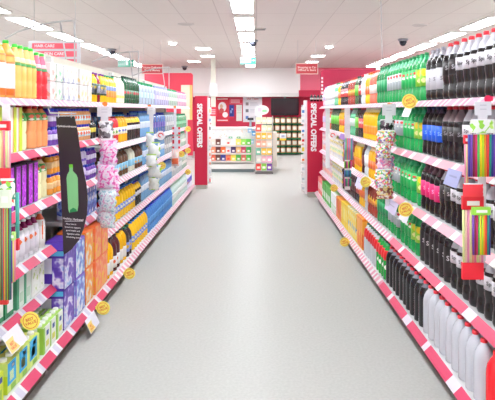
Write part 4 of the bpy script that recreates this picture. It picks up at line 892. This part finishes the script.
# red wall panels
a = world_at(144.5, 73, 17.5); b = world_at(192.7, 73, 17.5)
t = thing('wall_panel', 'plain bright red panel standing behind the water packs', 'panel', ((a.x+b.x)/2, 17.5, 0)); hw = (b.x-a.x)/2
MB().prism_y([(-hw,0),(hw,0),(hw,a.z-.05),(hw-.05,a.z),(-hw,a.z)], 0, .08).build('panel', P((220,60,84), .5), t)
MB().box(-hw, -.05, 0, hw, .12, .08).build('foot', P((190,188,186), .5), t)
a = world_at(181, 85, 17.2); b = world_at(192.3, 100, 17.2); t = thing('notice', 'cream notice with orange edge standing before the red panel', 'notice', ((a.x+b.x)/2, 17.2, 0)); hw = (b.x-a.x)/2
MB().box(-hw, 0, 1.2, hw, .02, a.z).build('board', P((240,226,206), .5), t); MB().box(hw-.08, -.004, 1.2, hw, 0, a.z).build('edge', P((244,190,110), .5), t); MB().box(-.03, 0, 0, .03, .02, 1.2).build('post', P((200,198,196), .4), t); MB().box(-.2, -.15, 0, .2, .15, .02).build('base', P((190,190,190), .4), t)
a = world_at(320.5, 69.5, 15.5); t = thing('wall_panel', 'dark magenta panel with rounded corner behind the cola side', 'panel', (a.x, 15.5, 0))
MB().prism_y([(0,0),(3.6,0),(3.6,a.z),(.12,a.z),(.03,a.z-.04),(0,a.z-.14)], 0, .1).build('panel', P((186,34,76), .5), t)
for k in range(9): MB().box(.02, -.006, 1.55+k*.1, .07, 0, 1.61+k*.1).build('ticket', P((240,225,230), .5), t)
MB().box(0, -.05, 0, 3.6, .15, .06).build('foot', P((190,188,186), .5), t)
for i, (px, py) in enumerate(((341,77.5),)):
    a = world_at(338.3, 77, 10.5)
# counter with snack rack
Y = 13.6; a = world_at(208, 127.5, Y); b = world_at(254.5, 172, Y); cxx = (a.x+b.x)/2; hw = (b.x-a.x)/2
t = thing('service_counter', 'white service counter faced with small packets at the end of the aisle', 'counter', (cxx, Y, 0))
spk = pattern('speckled_panel', [(240,238,238),(234,232,234),(240,214,200)], 26, stops=[0,.5,.9])
MB().box(-hw, 0, .06, hw, .7, a.z-.03).build('body', P((232,228,222), .5), t)
MB().box(-hw, -.03, a.z-.04, hw+.02, .72, a.z).build('worktop', P((238,236,234), .3), t)
MB().box(-hw+.04, -.01, .72, hw-.06, -.0, a.z-.06).build('front_panel', spk, t)
MB().box(-hw, -.1, .08, hw, 0, .2).build('step', P((238,236,232), .5), t)
MB().box(-hw+.02, -.08, 0, hw-.02, .6, .07).build('kick_plate', P((110,122,124), .5), t)
MB().box(hw+.0, .1, .1, hw+.55, .7, a.z-.12).build('side_return', P((226,216,204), .5), t)
PK = [(240,130,100),(120,60,50),(240,110,70),(236,236,236),(90,60,130),(240,200,90),(244,244,240),(110,200,90),(236,80,60),(60,70,150),(246,214,110),(100,190,90)]
for r_ in range(3):
    z = .26+r_*.19
    MB().box(-hw+.06, -.13, z-.02, hw-.06, -.0, z-.008).build('rack_shelf', P((216,208,200), .3), t)
    MB().box(-hw+.06, -.135, z-.02, hw-.06, -.13, z+.02).build('rack_lip', P((226,214,206), .2), t)
rowc = (((236,110,80),(110,66,56),(60,64,150),(240,130,90),(246,226,90),(90,190,80),(226,120,100),(90,200,80)),
        ((244,150,110),(120,60,60),(246,110,50),(238,236,236),(84,56,110),(240,190,130),(214,80,110),(80,190,90)),
        ((244,226,214),(110,60,50),(242,240,238),(246,232,226),(240,238,240),(248,226,110),(150,214,90),(100,200,70)))
for r_ in range(3):
    for k in range(8):
        z = .26+r_*.19; x = cxx-hw+.12+k*(2*hw-.2)/7.6+.0; c_ = rowc[r_][k]
        t2 = thing('snack_bag', '%s snack packet in the %s row of the counter rack, %s in line' % ('coloured', ('bottom','middle','top')[r_], ('first','second','third','fourth','fifth','sixth','seventh','last')[k]), 'packet', (x+.01, Y-.067, z-.006))
        MB().box(-.06, -.03, 0, .06, .03, .165).build('packet_body', P(c_, .35), t2)
        MB().box(-.025, -.032, .05, .03, -.03, .09).build('print', P((246,240,232) if k != 3 else (236,60,50), .4), t2)
for px in (230.5, 238.5):
    a2 = world_at(px, 137.5, Y-.05); t2 = thing('shelf_tag', 'small green tag above the counter rack, '+('by the column' if px < 235 else 'by the tower stand'), 'tag', (a2.x, Y-.035, a2.z))
    MB().box(-.045, 0, -.02, .045, .02, .02).build('tag_face', P((90,170,130), .5), t2); MB().box(-.02, -.002, -.008, .02, 0, .008).build('print', P((235,245,238), .5), t2)
# till things on the counter
c_ = world_at(250.5, 119, Y+.3); t = thing('card_terminal', 'black screen on a grey post standing on the service counter', 'till', (c_.x, Y+.3, world_at(0,127.5,13.6).z+.002))
zt = c_.z-t.location.z
MB().box(-.075, -.02, zt-.03, .075, .02, zt+.03).build('screen', P((44,44,50), .3), t); MB().tube([(0,0,0),(0,0,zt-.03)], .03, 10).build('post', P((150,166,176), .4), t); MB().lathe([(.09,0),(.08,.015)], 16).build('base', P((120,120,126), .4), t)
for i, (px, py, cc, wh) in enumerate(((250,131,(150,190,226),'pale blue packet'), (254,134,(60,150,210),'bright blue packet'), (252,142,(170,206,226),'light blue lower packet'))):
    q = world_at(px, py, Y-.06); t2 = thing('gum_packet', wh+' on the corner of the service counter', 'packet', (q.x, Y-.07, q.z-.04))
    MB().box(-.05, -.02, 0, .05, .035, .11).build('packet_body', P(cc, .4), t2); MB().box(-.03, -.022, .03, .03, -.02, .07).build('print', P((240,244,248), .4), t2)
# tower stand
Y = 13.2; q = world_at(262.5, 171, Y)
t = thing('display_tower', 'slim wire tower stand of snack packets before the counter', 'display stand', (q.x, Y, 0))
wm = P((190,188,188), .3)
MB().box(-.17, -.13, 0.01, .25, .16, .03).build('base', P((120,112,112), .4), t)
for x in (-.16, .24): MB().box(x-.01, .1, .03, x+.01, .12, 1.36).build('post', wm, t)
for r_ in range(7): MB().box(-.16, -.09, .075+r_*.182, .24, .11, .085+r_*.182).build('tier', wm, t)
s0 = world_at(261.8, 110, Y); n = 28
m = MB(); m.prism_y([(s0.x-q.x+.17*math.cos(2*PI*i/n), s0.z+.115*math.sin(2*PI*i/n)) for i in range(n)], .09, .1); hd = m.build('header_sign', P((244,238,240), .5), t)
m = MB(); m.box(s0.x-q.x-.1, .085, s0.z-.04, s0.x-q.x, .09, s0.z+.05, 0); m.box(s0.x-q.x+.01, .085, s0.z-.05, s0.x-q.x+.12, .09, s0.z+.01, 1); m.build('print', [P((246,200,214), .5), P((150,220,160), .5)], hd)
tw = (((236,70,60),(140,206,80),(120,70,170)), ((226,220,214),(236,180,190),(246,170,200)), ((120,190,160),(248,190,60),(246,200,80)), ((236,160,140),(240,180,150),(236,214,200)), ((250,170,60),(246,190,50),(240,190,120)), ((236,90,70),(226,226,190),(220,214,170)), ((238,230,190),(232,224,190),(236,230,200)))
for r_ in range(7):
    for k in range(3):
        x = q.x-.095+k*.128; t2 = thing('snack_bag', 'snack bag on tower stand, %s tier, %s' % (('lowest','second','third','fourth','fifth','sixth','top')[r_], ('by the counter','in the middle','by the jars')[k]), 'packet', (x, Y-.03, .087+r_*.182))
        MB().box(-.058, -.04, 0, .058, .04, .15).build('packet_body', P(tw[r_][k], .4), t2)
        MB().box(-.035, -.042, .04, .035, -.04, .09).build('print', P((248,240,226), .4), t2)
# jar shelving
Y = 18.6; a = world_at(263, 118, Y); b = world_at(303.5, 155, Y); W_ = b.x-a.x
t = thing('jar_rack', 'dark green rack of jars under the television', 'shelving', (a.x, Y, 0))
DG = P((40,120,74), .5)
MB().box(0, .34, 0, W_, .38, 1.24).build('back_panel', P((60,66,58), .6), t)
for r_ in range(5):
    MB().box(0, 0, .05+r_*.245, W_, .36, .075+r_*.245).build('shelf', DG, t)
for k in range(4): MB().box(k*(W_-.03)/3, .3, 0, k*(W_-.03)/3+.03, .36, 1.24).build('upright', DG, t)
nc = 7; dx = W_/nc
j0 = None
for r_ in range(5):
    for k in range(nc):
        if j0 is None:
            j0 = thing('coffee_jar', 'x', 'jar')
            MB().lathe([(.07,0),(.082,.01),(.082,.15),(.06,.175)], 14).build('jar_glass', P((226,150,84), .3), j0, True)
            MB().lathe([(.06,.175),(.064,.18),(.064,.2),(.055,.203)], 14).build('lid', P((50,140,84), .4), j0, True)
            mj = MB(); mj.add([(.084*math.cos(-PI/2+.9*(i/6-.5)*2), .084*math.sin(-PI/2+.9*(i/6-.5)*2), zz) for zz in (.03,.15) for i in range(7)], [(i,i+1,i+8,i+7) for i in range(6)]); mj.build('label_patch', P((250,246,232), .4), j0)
            o = j0
        else: o = dup(j0)
        o.location = (a.x+dx*(k+.5), Y+.12, .0765+r_*.245)
        o['label'] = 'brown jar, cream label, green lid, %s shelf of the jar rack' % ('bottom','second','third','fourth','top')[r_]
        o['group'] = 'jars on the %s shelf of the jar rack' % ('bottom','second','third','fourth','top')[r_]
s0 = world_at(283, 137.5, Y-.05); t = thing('price_sign', 'white price sign with yellow foot on the jar rack', 'sign', (s0.x, Y-.03, s0.z))
MB().box(-.11, 0, -.1, .11, .02, .13).build('board', P((240,240,246), .5), t); MB().box(-.11, -.003, -.1, .11, 0, -.03).build('yellow_foot', P((250,214,60), .5), t); MB().box(-.05, -.003, .02, .05, 0, .07).build('print', P((170,180,214), .5), t)
